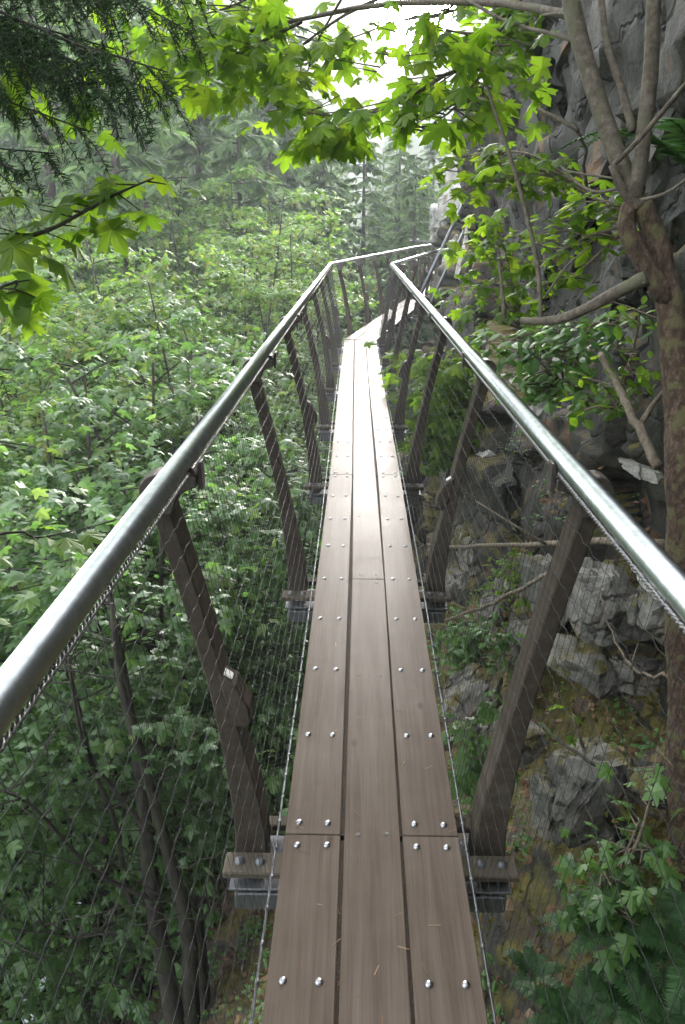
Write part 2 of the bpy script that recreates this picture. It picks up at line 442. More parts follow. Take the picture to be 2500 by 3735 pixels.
# ------------------------------------------------------------------ the setting: ground, river, cliff
rng = np.random.default_rng(7)
random.seed(7)

def vnoise(x, y, s, seed=0.0):
    return noise.fractal(Vector((x * s, y * s, seed)), 0.7, 2.1, 4)

def ground_z(x, y):
    """ravine: river at x about -9, steep right bank under the cliff, forest rising to the left and ahead"""
    xr = -8.2 + 0.03 * max(0.0, y - 12) * 2.0
    t = x - xr
    if t > 2.5:
        z = -12.0 + min(1.0, (t - 2.5) / 8.0) ** 0.9 * 9.0 + max(0.0, t - 10.5) * 0.9
    elif t < -3.0:
        a = -3.0 - t
        z = -12.0 + 9.0 * (1 - math.exp(-a / 14.0)) + 0.22 * a
    else:
        z = -12.4
    far = max(0.0, y - 34.0)
    z += far * 0.10 + max(0.0, y - 85.0) * 0.12
    if t < 0:
        z += far * 0.12 * min(1.0, -t / 25.0)
    return z + 0.45 * vnoise(x, y, 0.25)

gx = np.concatenate([np.linspace(-160, -24, 28), np.linspace(-22, 8, 76), np.linspace(10, 160, 24)])
gy = np.concatenate([np.linspace(-60, -8, 10), np.linspace(-6, 40, 93), np.linspace(43, 420, 46)])
gv = np.array([(x, y, ground_z(x, y)) for y in gy for x in gx])
nx_ = len(gx)
gi = np.arange(len(gy) - 1)[:, None] * nx_ + np.arange(nx_ - 1)[None, :]
gf = np.stack([gi, gi + 1, gi + 1 + nx_, gi + nx_], -1).reshape(-1, 4)
mb = MB(); mb.add(gv, gf, True)
props(mb.build('ground', M['ground']), 'dark forest floor falling into the ravine below the walkway', 'ground', kind='structure')

# river: water with reflected light put into its pale colour, seen through the leaves
wm, nt, out = new_mat('river_water')
pb = N(nt, 'ShaderNodeBsdfPrincipled', Roughness=0.12)
tcw = N(nt, 'ShaderNodeTexCoord')
nw = N(nt, 'ShaderNodeTexNoise', Scale=1.6, Detail=6.0, Roughness=0.65, Distortion=1.0)
nt.links.new(tcw.outputs['Object'], nw.inputs['Vector'])
crw = ramp(nt, [(0.42, (0.16, 0.19, 0.18)), (0.6, (0.62, 0.66, 0.66))])
nt.links.new(nw.outputs['Fac'], crw.inputs['Fac']); nt.links.new(crw.outputs[0], pb.inputs['Base Color'])
bw = N(nt, 'ShaderNodeBump', Strength=0.5, Distance=0.15)
nt.links.new(nw.outputs['Fac'], bw.inputs['Height']); nt.links.new(bw.outputs[0], pb.inputs['Normal'])
nt.links.new(pb.outputs[0], out.inputs['Surface'])
mb = MB()
ys = np.linspace(-60, 90, 60)
rv = []
for y in ys:
    xr = -8.2 + 0.03 * max(0.0, y - 12) * 2.0
    rv += [(xr - 3.4 + 0.5 * math.sin(y * .4), y, -11.75), (xr + 2.9 + 0.4 * math.sin(y * .3 + 1), y, -11.75)]
mb.add(rv, [(2 * i, 2 * i + 1, 2 * i + 3, 2 * i + 2) for i in range(len(ys) - 1)], True)
props(mb.build('river', wm), 'pale river at the bottom of the ravine', 'river', kind='structure')

# cliff: cross-sections (x, z) from the ravine side up to the cliff top, interpolated along y
SEC = {
    -4.0: [(-3,-6),(-1.2,-3.2),(-.3,-1.9),(.3,-1.05),(.7,-.6),(1.1,-.2),(1.6,.1),(2.1,.5),(2.4,1.2),(2.5,2.2),(2.6,4.5),(4,10)],
     1.0: [(-3,-6),(-1.2,-3.2),(-.3,-1.85),(.25,-1.05),(.62,-.62),(1.0,-.26),(1.5,.05),(1.9,.4),(2.1,1.0),(2.15,2.0),(2.2,4),(3,10)],
     2.4: [(-3,-6),(-1.2,-3.2),(-.3,-1.75),(.28,-1.0),(.6,-.55),(.92,-.22),(1.35,.0),(1.7,.22),(1.9,.8),(1.8,1.6),(1.55,4),(1.3,9)],
     3.1: [(-3,-6.5),(-1.2,-3.6),(-.2,-2.1),(.4,-1.4),(.9,-1.0),(1.5,-.85),(1.9,-.55),(1.75,-.22),(1.5,.4),(1.55,1.3),(1.35,4),(1.1,9)],
     3.8: [(-3,-6.5),(-1.2,-3.8),(-.2,-2.3),(.4,-1.6),(.9,-1.2),(1.6,-1.0),(1.8,-.65),(1.38,-.3),(1.28,.35),(1.42,1.2),(1.25,4),(1.0,9)],
     5.0: [(-3,-7),(-1.3,-4.2),(-.4,-2.8),(.3,-2.0),(.75,-1.45),(1.1,-1.1),(1.3,-.8),(1.2,-.4),(1.22,.3),(1.36,1.2),(1.2,4),(.95,9)],
     8.0: [(-3,-7.5),(-1.5,-5),(-.6,-3.6),(.2,-2.6),(.7,-1.9),(1.0,-1.2),(1.12,-.6),(1.15,0),(1.2,.7),(1.25,1.6),(1.22,3.6),(1.3,8)],
    11.0: [(-3,-9),(-1.5,-6.5),(-.5,-5),(.2,-3.8),(.7,-2.8),(1.0,-1.8),(1.15,-1),(1.25,-.2),(1.3,.6),(1.4,1.4),(1.6,2.9),(3.2,8)],
    15.0: [(-3,-10),(-1.4,-7.5),(-.3,-5.6),(.4,-4.2),(.9,-3.2),(1.3,-2.2),(1.5,-1.2),(1.6,-.3),(1.65,.6),(1.75,1.4),(2.1,2.9),(3.6,7)],
    19.5: [(-3,-11),(-1.0,-8),(.2,-6),(.9,-4.6),(1.4,-3.4),(1.7,-2.2),(1.85,-1.2),(1.88,-.3),(1.9,.6),(2.0,1.5),(2.5,2.6),(4.5,6)],
    24.0: [(-2,-11.5),(.2,-9),(1.4,-7),(2.2,-5.4),(2.7,-4),(3.0,-2.6),(3.2,-1.4),(3.3,-.4),(3.4,.6),(3.5,1.5),(4.1,2.6),(6.2,5.6)],
    30.0: [(-1,-12),(1.2,-10),(2.6,-8),(3.4,-6),(4.0,-4.4),(4.3,-3),(4.5,-1.6),(4.6,-.4),(4.7,.6),(4.8,1.6),(5.2,2.8),(7.2,5)],
    48.0: [(0,-12.5),(2.8,-10.5),(4.2,-8.4),(5.2,-6.4),(6.0,-4.8),(6.6,-3.4),(7.2,-2),(7.8,-.8),(8.4,.2),(9.2,1.2),(10.4,2.2),(14,4)],
}
SY = sorted(SEC)
def section(y):
    y = min(max(y, SY[0]), SY[-1] - 1e-6)
    for a, b in zip(SY, SY[1:]):
        if a <= y < b:
            t = (y - a) / (b - a); t = t * t * (3 - 2 * t)
            return np.array(SEC[a]) * (1 - t) + np.array(SEC[b]) * t
cy = np.concatenate([np.arange(-4, 0.9, 0.12), np.arange(0.9, 9.0, 0.042), np.arange(9, 13, 0.08), np.arange(13, 48, 0.28)])
wts = np.array([12, 14, 18, 16, 16, 18, 18, 20, 26, 34, 40])      # samples between control points
su = np.concatenate([np.linspace(k, k + 1, w, endpoint=False) for k, w in enumerate(wts)] + [[11.0]])
ns = len(su)
def cell(p, s, seed):
    d, q = noise.voronoi(Vector((p[0] * s + seed, p[1] * s * 0.8, p[2] * s * 1.25)))
    h = noise.cell(Vector((q[0].x * 7.3 + 11, q[0].y * 7.3, q[0].z * 7.3)))
    h2 = noise.cell(Vector((q[0].x * 5.1 + 41, q[0].y * 5.1, q[0].z * 9.3)))
    h3 = noise.cell(Vector((q[0].x * 3.7 + 91, q[0].y * 6.1, q[0].z * 4.3)))
    dv = (p[0] * s + seed - q[0].x, p[1] * s * 0.8 - q[0].y, p[2] * s * 1.25 - q[0].z)
    edge = min(1.0, (d[1] - d[0]) / 0.05)
    return (h - 0.0) * 0.5 + (h2 * dv[1] + h3 * dv[2]) * 1.1 - 0.28 * (1 - edge)
CV = np.zeros((len(cy), ns, 3))
for a, y in enumerate(cy):
    s = section(y)
    k = np.minimum(su.astype(int), 10); t = (su - k)[:, None]
    xz = s[k] * (1 - t) + s[k + 1] * t
    CV[a, :, 0] = xz[:, 0]; CV[a, :, 1] = y; CV[a, :, 2] = xz[:, 1]
dS = np.gradient(CV, axis=1); dY = np.gradient(CV, axis=0)
CN = np.cross(dY, dS); CN /= np.linalg.norm(CN, axis=2)[:, :, None] + 1e-9
if CN[60, 80, 0] > 0: CN = -CN
for a in range(len(cy)):
    for b in range(ns):
        p = CV[a, b]
        flat = 1.0 if CN[a, b, 2] < 0.72 else 0.35
        amp = (0.17 if p[1] < 9 else 0.3) * flat
        dsp = 1.5 * amp * cell(p, 0.62, 3.0) + 0.42 * amp * cell(p, 2.0, 17.0)
        dsp += 0.05 * noise.fractal(Vector(p * 1.6), 0.8, 2.0, 3) - 0.035 * (1 - abs(noise.noise(Vector(p * 2.6)))) ** 4 + 0.018 * noise.fractal(Vector(p * 9), 0.8, 2.0, 3)
        CV[a, b] = p + CN[a, b] * dsp
mb = MB()
ci = np.arange(len(cy) - 1)[:, None] * ns + np.arange(ns - 1)[None, :]
mb.add(CV.reshape(-1, 3), np.stack([ci, ci + ns, ci + ns + 1, ci + 1], -1).reshape(-1, 4), True)
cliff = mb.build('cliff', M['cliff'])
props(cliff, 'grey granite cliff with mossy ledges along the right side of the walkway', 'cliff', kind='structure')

def rock_mesh(name, size, seed, mat, cuts=9):
    """an angular block: convex hull of a few planes cut from a box, roughened a little"""
    r = random.Random(seed)
    bm = bmesh.new()
    bmesh.ops.create_cube(bm, size=2.0)
    for _ in range(cuts):
        nrm = Vector((r.gauss(0, 1), r.gauss(0, 1), r.gauss(0, 1))).normalized()
        co = nrm * r.uniform(0.72, 1.05)
        g = bm.verts[:] + bm.edges[:] + bm.faces[:]
        res = bmesh.ops.bisect_plane(bm, geom=g, plane_co=co, plane_no=nrm, clear_outer=True)
        ed = [e for e in res['geom_cut'] if isinstance(e, bmesh.types.BMEdge)]
        if ed: bmesh.ops.edgeloop_fill(bm, edges=ed)
    bmesh.ops.triangulate(bm, faces=bm.faces[:])
    for c_ in (2, 1):
        bmesh.ops.subdivide_edges(bm, edges=[e for e in bm.edges if e.calc_length() > 0.16], cuts=c_, use_grid_fill=True)
        bmesh.ops.triangulate(bm, faces=bm.faces[:])
    for v in bm.verts:
        q = v.co.copy()
        n_ = noise.noise_vector(q * 1.9 + Vector((seed, 0, 0)))
        d_, p_ = noise.voronoi(Vector((q.x * 1.6 + seed, q.y * 1.6, q.z * 2.6)))
        hh = noise.cell(p_[0] * 7.7)
        v.co += n_ * 0.07 + q.normalized() * (0.11 * hh - 0.07 * (1 - min(1, (d_[1] - d_[0]) / .12)) + 0.03 * noise.noise(q * 7))
    bmesh.ops.recalc_face_normals(bm, faces=bm.faces[:])
    for v in bm.verts:
        v.co = Vector((v.co.x * size[0], v.co.y * size[1], v.co.z * size[2]))
    me = bpy.data.meshes.new(name)
    bm.to_mesh(me); bm.free()
    me.materials.append(M[mat])
    return me

def cliff_x(y, z):
    """x of the cliff face at height z (outermost crossing)"""
    a = int(np.argmin(abs(cy - y)))
    col = CV[a]
    k = np.argmin(abs(col[:, 2] - z) + 0.3 * (col[:, 0] - col[:, 0].min()) * 0)
    return col[k, 0]

# slabs that stick out of the cliff face (px, py, distance, half sizes, turn, material)
SLABS = [
    (2160, 2180, 3.55, (.15, .20, .17), 10, 'slab'), (2360, 2230, 3.3, (.13, .16, .14), -14, 'slab'), (2090, 2420, 3.6, (.16, .22, .09), 22, 'slab'),
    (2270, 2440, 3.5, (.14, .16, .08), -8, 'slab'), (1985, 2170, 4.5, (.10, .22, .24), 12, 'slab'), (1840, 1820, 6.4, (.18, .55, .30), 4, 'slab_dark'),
    (1700, 2010, 6.6, (.2, .4, .16), -10, 'slab'), (1650, 2130, 6.6, (.16, .3, .16), 20, 'slab'), (1780, 1650, 7.4, (.16, .45, .16), -6, 'slab_pale'),
    (1630, 1640, 9.0, (.2, .5, .35), 8, 'slab'), (1600, 2280, 6.0, (.18, .22, .06), 30, 'slab_pale'), (1680, 2560, 4.0, (.16, .2, .12), -20, 'slab'),
    (1830, 2680, 3.2, (.12, .17, .09), 18, 'slab'), (2000, 2950, 2.35, (.06, .10, .09), 8, 'slab'),
    (2090, 2860, 2.35, (.16, .15, .15), 15, 'slab'), (2400, 2870, 2.1, (.12, .10, .035), -12, 'slab_dark'),
    (2420, 2120, 3.2, (.12, .14, .05), 6, 'slab_pale'), (1930, 1500, 6.0, (.14, .30, .10), -12, 'slab_pale'), (2120, 1560, 4.9, (.10, .22, .07), 10, 'slab'),
    (2300, 1290, 4.2, (.12, .2, .14), -6, 'slab'), (2330, 1700, 4.0, (.1, .18, .05), 12, 'slab_pale'), (2050, 1330, 5.4, (.12, .2, .1), 0, 'slab_pale'),
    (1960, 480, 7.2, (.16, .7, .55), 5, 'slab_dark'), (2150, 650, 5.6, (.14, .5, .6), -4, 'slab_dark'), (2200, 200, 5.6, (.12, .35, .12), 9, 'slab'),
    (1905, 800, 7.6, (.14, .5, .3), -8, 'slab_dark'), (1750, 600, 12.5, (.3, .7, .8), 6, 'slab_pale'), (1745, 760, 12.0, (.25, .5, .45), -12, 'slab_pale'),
    (1690, 690, 15.5, (.4, .8, .5), 14, 'slab_pale'), (1600, 815, 19.2, (.3, .5, .38), -10, 'slab_pale'), (1645, 740, 18.5, (.35, .6, .45), 20, 'slab_pale'),
    (1720, 900, 13.5, (.25, .6, .5), 3, 'slab_pale'), (1800, 560, 10.0, (.2, .5, .7), -3, 'slab'), (1650, 950, 16.5, (.25, .7, .4), -15, 'slab_pale'),
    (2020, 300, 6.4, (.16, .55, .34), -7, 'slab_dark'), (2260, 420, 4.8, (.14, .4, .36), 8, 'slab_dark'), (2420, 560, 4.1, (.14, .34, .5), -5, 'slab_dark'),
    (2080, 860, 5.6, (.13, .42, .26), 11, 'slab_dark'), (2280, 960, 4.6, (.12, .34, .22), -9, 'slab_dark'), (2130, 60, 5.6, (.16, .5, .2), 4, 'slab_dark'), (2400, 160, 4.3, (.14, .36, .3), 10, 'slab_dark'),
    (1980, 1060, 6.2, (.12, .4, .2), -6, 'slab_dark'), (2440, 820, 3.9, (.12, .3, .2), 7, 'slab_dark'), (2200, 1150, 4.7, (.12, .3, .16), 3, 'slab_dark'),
    (1900, 2330, 4.6, (.12, .2, .12), 14, 'slab'), (1790, 2230, 5.4, (.13, .22, .16), -16, 'slab'),
]
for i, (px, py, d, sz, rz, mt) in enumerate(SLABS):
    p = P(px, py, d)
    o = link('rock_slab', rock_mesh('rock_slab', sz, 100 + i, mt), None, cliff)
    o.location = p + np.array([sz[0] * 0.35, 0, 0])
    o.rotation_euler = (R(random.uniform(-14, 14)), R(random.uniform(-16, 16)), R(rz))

# ------------------------------------------------------------------ walkway
walk = empty('suspended_walkway', (0, 0, 0))
props(walk, 'narrow plank walkway with steel handrails and leaning timber posts along the cliff', 'walkway')
PITCHP = 1.745
D0 = 0.055
TURN = R(-10.6)
KY = 12.35
W2, GAP = 0.25, 0.0095
PWID = (2 * W2 - 2 * GAP) / 3
BAR = 0.462                                                  # handrail offset
HR = 1.118                                                   # handrail height

def bow(y):                                                  # the deck is not quite straight: a 2 cm bow to the right
    return 0.022 * math.exp(-((y - 4.2) / 2.6) ** 2) if y < 12 else 0.0

def dome(r, h, seg=12, rings=3):
    b = MB(); v = []
    for k in range(rings):
        a = k / rings * math.pi / 2
        v += [(r * math.cos(a) * math.cos(2 * math.pi * j / seg), r * math.cos(a) * math.sin(2 * math.pi * j / seg), h * math.sin(a) + 0.0006) for j in range(seg)]
    v.append((0, 0, h + 0.0006))
    f = []
    for k in range(rings - 1):
        f += [(k * seg + j, k * seg + (j + 1) % seg, (k + 1) * seg + (j + 1) % seg, (k + 1) * seg + j) for j in range(seg)]
    b.add(v, f, True)
    t = [((rings - 1) * seg + j, (rings - 1) * seg + (j + 1) % seg, rings * seg) for j in range(seg)]
    b.f.append(np.array(t)); b.s.append(True); b.t.append(np.full(len(t), -1.0))
    return b
bolt_me = dome(0.0105, 0.0065).mesh('bolt', M['bolt'])
screw_me = dome(0.0085, 0.0008, 10, 2).mesh('countersunk_screw', M['hole'])
bigbolt_me = dome(0.0155, 0.013, 10, 3).mesh('bolt', M['galv'])

def plank(L, w=PWID, t=0.042):
    b = MB().box((-w / 2, 0, -t), (w / 2, L, 0))
    return bevel_mesh(b.mesh('plank', M['plank']), 0.0022, 1)
plank_cache = {}
def put_plank(x, y0, y1, org=(0, 0), rot=0.0, dz=0.0, rows=(), kind='bolt'):
    L = round(y1 - y0 - 0.003, 3)
    if L not in plank_cache: plank_cache[L] = plank(L)
    c, s = math.cos(rot), math.sin(rot)
    o = link('plank', plank_cache[L], None, walk)
    xa = x + (bow(y0) if rot == 0 else 0); xb = x + (bow(y1) if rot == 0 else 0)
    o.location = (org[0] + c * xa - s * y0, org[1] + s * xa + c * y0, dz)
    o.rotation_euler = (0, 0, rot - math.atan2(xb - xa, y1 - y0))
    for yy in rows:
        for dx in ((-0.042, 0.042) if kind == 'bolt' else (-0.041, 0.041)):
            q = link('bolt' if kind == 'bolt' else 'countersunk_screw', bolt_me if kind == 'bolt' else screw_me, None, o)
            q.location = (dx + random.uniform(-.0012, .0012), yy - y0 + random.uniform(-.003, .003), 0)
            q.rotation_euler = (random.uniform(-.06, .06), random.uniform(-.06, .06), random.uniform(0, 6))
    return o

XS = (-(PWID + GAP), 0.0, PWID + GAP)
LB = 2 * PITCHP
# straight span
yj = [D0 - PITCHP + LB * k for k in range(0, 5)]              # outer joints -1.69, 1.80, 5.29, 8.78, 12.27
yj[-1] = KY - 0.02
for x in (XS[0], XS[2]):
    for a, b in zip(yj, yj[1:]):
        rows = [a + 0.045 + (b - a - 0.09) * k / 8 for k in range(9)]
        put_plank(x, a, b, rows=[r for r in rows if r > 0.6])
ym = [D0 - LB, D0, D0 + LB, D0 + 2 * LB, D0 + 3 * LB, KY - 0.02]
for a, b in zip(ym, ym[1:]):
    rows = [a + 0.045 + (LB - 0.09) * k / 4 for k in range(5)]
    put_plank(XS[1], a, b, rows=[r for r in rows if 0.6 < r < b - 0.03], kind='screw')
# stringers: dark timbers under the gaps
for gxp in (-(PWID + GAP) / 2, (PWID + GAP) / 2):
    b = MB()
    for a, c in zip(yj, yj[1:]):
        xo = bow((a + c) / 2)
        b.box((gxp - 0.02 + xo * .8, a + .01, -0.062), (gxp + 0.02 + xo * .8, c - .01, -0.014))
    b.build('stringer', M['dirt'], walk)

# the centre line after the straight span
c10, s10 = math.cos(TURN), math.sin(TURN)
def span_xy(A, rot, x, y):
    c, s = math.cos(rot), math.sin(rot)
    return np.array([A[0] + c * x - s * y, A[1] + s * x + c * y])
L2 = 12.4
A2 = (0.0, KY)
E2 = span_xy(A2, TURN, 0, L2)
PATH = [np.array([0, -1.7]), np.array([0, KY]), E2, np.array([2.95, 26.6]), np.array([3.15, 30.2]), np.array([2.62, 35.0]), np.array([3.75, 39.6])]
for x in (XS[0], XS[2]):
    for k in range(4):
        put_plank(x, 0.02 + 3.1 * k, 3.1 * (k + 1), A2, TURN, -0.002, rows=[0.1 + 3.1 * k, 1.6 + 3.1 * k, 3.0 + 3.1 * k])
for k in range(4):
    put_plank(0, 0.02 + 3.1 * k, 3.1 * (k + 1), A2, TURN, -0.002)
for a, b in zip(PATH[2:], PATH[3:]):
    dv = b - a
    rot = math.atan2(-dv[0], dv[1])
    for x in XS:
        put_plank(x, 0.02, float(np.linalg.norm(dv)), a, rot, -0.004)

# posts
PZ = np.array([-.19, .0, .12, .3, .5, .75, .955, 1.06])
PO = np.array([.402, .391, .398, .415, .4425, .495, .544, .566])
PI_ = np.array([.298, .303, .318, .355, .395, .448, .497, .521])
def post_mesh(side):
    n = 22
    zz = np.linspace(PZ[0], PZ[-1], n)
    def sm(v):
        return np.interp(zz, PZ, v)
    xo, xi = sm(PO), sm(PI_)
    v = []
    for dy in (0.0, 0.098):
        for z, a, c in zip(zz, xo, xi):
            v += [(side * a, dy, z), (side * c, dy, z)]
    f = []
    o = 2 * n
    for k in range(n - 1):
        a, b, c, d = 2 * k, 2 * k + 1, 2 * k + 3, 2 * k + 2
        f += [(a, b, c, d), (o + a, o + d, o + c, o + b), (a, d, o + d, o + a), (b, o + b, o + c, c)]
    f += [(0, o, o + 1, 1), (2 * n - 2, 2 * n - 1, o + 2 * n - 1, o + 2 * n - 2)]
    b = MB(); b.add(v, f)
    me = b.mesh('post', M['post'])
    bm = bmesh.new(); bm.from_mesh(me); bmesh.ops.recalc_face_normals(bm, faces=bm.faces[:])
    ed = [e for e in bm.edges if len(e.link_faces) == 2 and e.calc_face_angle(0) > 0.9]
    bmesh.ops.bevel(bm, geom=ed, offset=0.004, segments=1, affect='EDGES')
    bm.to_mesh(me); bm.free()
    return me
def prism(poly, y0, y1, mat, name, bev=0.003):
    n = len(poly)
    v = [(x, y0, z) for x, z in poly] + [(x, y1, z) for x, z in poly]
    bm = bmesh.new()
    vv = [bm.verts.new(p) for p in v]
    bm.faces.new(vv[:n]); bm.faces.new(vv[n:][::-1])
    for k in range(n):
        bm.faces.new((vv[k], vv[n + k], vv[n + (k + 1) % n], vv[(k + 1) % n]))
    bmesh.ops.recalc_face_normals(bm, faces=bm.faces[:])
    if bev:
        bmesh.ops.bevel(bm, geom=[e for e in bm.edges if e.calc_face_angle(0) > 0.7], offset=bev, segments=1, affect='EDGES')
    me = bpy.data.meshes.new(name); bm.to_mesh(me); bm.free()
    me.materials.append(M[mat])
    return me
def bracket_meshes(side):
    # rounded cap over the post top with an arm under the handrail
    arc = [(0.530 + 0.044 * math.cos(a), 1.045 + 0.044 * math.sin(a)) for a in np.linspace(R(-30), R(120), 9)]
    poly = arc + [(0.47, 1.088), (0.432, 1.082), (0.432, 1.056), (0.452, 1.05), (0.478, 1.036), (0.5, 0.985), (0.545, 0.985)]
    cap = prism([(side * x, z) for x, z in poly], -0.016, 0.05, 'bracket', 'bracket')
    fin = prism([(side * x, z) for x, z in [(0.4305, 1.048), (0.4305, 1.106), (0.4255, 1.118), (0.4195, 1.118), (0.4195, 1.048)]], -0.006, 0.03, 'bracket', 'bracket_fin', 0.001)
    sad = prism([(side * x, z) for x, z in [(0.43, 1.084), (0.495, 1.09), (0.485, 1.105), (0.44, 1.105)]], -0.012, 0.04, 'bracket', 'saddle', 0.001)
    return cap, fin, sad
def lamp_meshes(side):
    body = prism([(side * x, z) for x, z in [(.41, .53), (.365, .50), (.332, .43), (.328, .385), (.338, .37), (.372, .37), (.40, .47)]], -0.012, 0.06, 'post', 'step_lamp', 0.004)
    lens = prism([(side * x, z) for x, z in [(.396, .531), (.374, .515), (.377, .510), (.398, .524)]], 0.004, 0.03, 'lens', 'lens', 0.001)
    return body, lens
POST = {s: post_mesh(s) for s in (-1, 1)}
BRK = {s: bracket_meshes(s) for s in (-1, 1)}
LMP = {s: lamp_meshes(s) for s in (-1, 1)}
beam_me = bevel_mesh(MB().box((-0.418, -0.088, -0.084), (0.418, -0.006, -0.062)).mesh('cross_beam', M['beam']), 0.004)
beam2_me = bevel_mesh(MB().box((-0.405, 0.104, -0.088), (0.405, 0.15, -0.066)).mesh('cross_beam', M['beam']), 0.004)
plate_me = bevel_mesh(MB().box((-0.402, -0.09, -0.126), (0.402, 0.12, -0.117)).mesh('base_plate', M['galv']), 0.002)
lower_me = bevel_mesh(MB().box((-0.388, -0.085, -0.20), (0.388, 0.0, -0.14)).mesh('lower_beam', M['galv']), 0.004)

def frame_at(org, rot, y, idx, detail=2):
    p = span_xy(org, rot, bow(y) * .6 if rot == 0 else 0, y)
    def put(name, me, parent=walk):
        q = link(name, me, None, parent)
        if parent is walk:
            q.location = (p[0], p[1], 0); q.rotation_euler = (0, 0, rot)
        return q
    for s in (-1, 1):
        po = put('post', POST[s])
        cap, fin, sad = BRK[s]
        put('bracket', cap, po)
        if detail > 0:
            put('bracket_fin', fin, po); put('saddle', sad, po)
        if (idx % 2 == 0) == (s < 0):
            lb = put('step_lamp', LMP[s][0], po); ln = put('lens', LMP[s][1], po)
    if detail > 0:
        bm_ = put('cross_beam', beam_me); put('base_plate', plate_me); put('lower_beam', lower_me)
        if detail > 1:
            put('cross_beam', beam2_me)
            for x in (-.375, -.315, .315, .375):
                q = link('bolt', bigbolt_me, None, bm_); q.location = (x, -0.045, -0.062)
idx = 0
for k in range(0, 7):
    frame_at((0, 0), 0.0, D0 + PITCHP * (k + 1) if k else D0 + PITCHP, idx, 2 if k < 4 else 1); idx += 1
frame_at((0, 0), 0.0, D0, 7, 2)
for k in range(7):
    frame_at(A2, TURN, 0.9 + PITCHP * k, idx + k, 1)
for a, b in zip(PATH[2:], PATH[3:]):
    dv = b - a; L = np.linalg.norm(dv); rot = math.atan2(-dv[0], dv[1])
    for y in np.arange(0.8, L - 0.2, PITCHP):
        frame_at(a, rot, float(y), 1, 0)

# handrails and cables follow the path at an offset
def offset_path(off):
    out = []
    n = len(PATH)
    for i, p in enumerate(PATH):
        d1 = PATH[i] - PATH[i - 1] if i else PATH[1] - PATH[0]
        d2 = PATH[i + 1] - PATH[i] if i < n - 1 else d1
        d1 = d1 / np.linalg.norm(d1); d2 = d2 / np.linalg.norm(d2)
        n1 = np.array([d1[1], -d1[0]]); n2 = np.array([d2[1], -d2[0]])
        m = n1 + n2; m /= np.linalg.norm(m)
        out.append(p + m * off / (m @ n1))
    return np.array(out)
def dense(off, z, step=0.5, upto=None):
    q = offset_path(off)
    pts = []
    for i, (a, b) in enumerate(zip(q, q[1:])):
        n = max(2, int(np.linalg.norm(b - a) / step))
        for t in np.linspace(0, 1, n, endpoint=False):
            pts.append(a + (b - a) * t)
    pts.append(q[-1])
    return np.array([(p[0], p[1], z) for p in pts])
def mitre_tube(mbx, pts, r, sides):
    # straight pipe pieces with tight bends at the corners
    out = []
    for i, p in enumerate(pts):
        if 0 < i < len(pts) - 1:
            a = p + (pts[i - 1] - p) / np.linalg.norm(pts[i - 1] - p) * 0.05
            b = p + (pts[i + 1] - p) / np.linalg.norm(pts[i + 1] - p) * 0.05
            out += [a, (a + b + 2 * p) / 4, b]
        else: out.append(p)
    mbx.tube(np.array(out), r, sides)
for s, nm in ((-1, 'outer'), (1, 'inner')):
    q = offset_path(s * BAR)
    pts = np.array([(a, b, HR) for a, b in q])
    b = MB(); mitre_tube(b, pts, 0.025, 24)
    hr = b.build('handrail', M['steel'], walk)
    # joint sleeves
    b = MB()
    for yy in (6.3, 10.2):
        b.tube([(s * BAR, yy, HR), (s * BAR, yy + .012, HR)], 0.0262, 24)
    b.build('sleeve', M['steel'], hr)
    # laced rope under the rail: two twisted strands
    ya = np.arange(-1.0, 6.0, 0.006)
    b = MB()
    for ph in (0, math.pi):
        pts = np.stack([s * 0.443 + 0.0027 * np.cos(ya / 0.03 * 2 * math.pi + ph), ya, 1.092 + 0.0027 * np.sin(ya / 0.03 * 2 * math.pi + ph)], -1)
        b.tube(pts, 0.0030, 5)
    b.build('net_rope', M['rope'], walk)
    b = MB(); b.tube(np.array([(s * 0.443, 6.0, 1.092), (s * 0.443, KY - .05, 1.092)]), 0.005, 6)
    b.build('net_rope', M['rope'], walk)
    # bottom cable with clips
    yb = np.arange(-1.2, KY, 0.25)
    b = MB(); b.tube(np.array([(s * 0.272 + bow(y) * .8, y, -0.016 - 0.004 * math.sin((y - D0) / PITCHP * math.pi) ** 2) for y in yb]), 0.0036, 7)
    cb = b.build('bottom_cable', M['galv'], walk)
    b = MB()
    for y in np.arange(0.5, KY, 0.105):
        xx = s * 0.272 + bow(y) * .8
        b.tube([(xx, y - 0.006, -0.017), (xx, y + 0.006, -0.017)], 0.0055, 6)
    props(b.build('cable_clip', M['galv'], cb), kind='stuff')
    # wire net between bottom cable and rope
    b = MB()
    v0 = np.array([s * 0.272, -0.012]); v1 = np.array([s * 0.443, 1.09])
    ny = int((KY + 0.4) / 0.036)
    ygrid = -0.4 + np.arange(ny) * 0.036
    nz = 18
    for k in range(nz + 1):
        t = k / nz
        base = v0 * (1 - t) + v1 * t
        zig = np.where(np.arange(2 * ny) % 4 < 2, 0.003, -0.003)
        yy = -0.4 + np.arange(2 * ny) * 0.018 + np.where(np.arange(2 * ny) % 2 == 0, 0.0055, -0.0055)
        dx = np.array([bow(y) * .8 * (1 - t) for y in yy])
        bulge = -s * 0.0
        pts = np.stack([np.full(2 * ny, base[0]) + dx, yy, np.full(2 * ny, base[1]) + zig + 0.004 * np.sin(yy * 1.9 + k)], -1)
        b.tube(pts, 0.00095, 3, cap=False)
    for j, y in enumerate(ygrid):
        tt = np.linspace(0, 1, nz + 1)
        pts = np.stack([v0[0] * (1 - tt) + v1[0] * tt + bow(y) * .8 * (1 - tt), np.full(nz + 1, y) + 0.001 * np.sin(tt * 9 + j), v0[1] * (1 - tt) + v1[1] * tt], -1)
        b.tube(pts, 0.0006, 3, cap=False)
    props(b.build('wire_net', M['wire'], walk), kind='stuff')

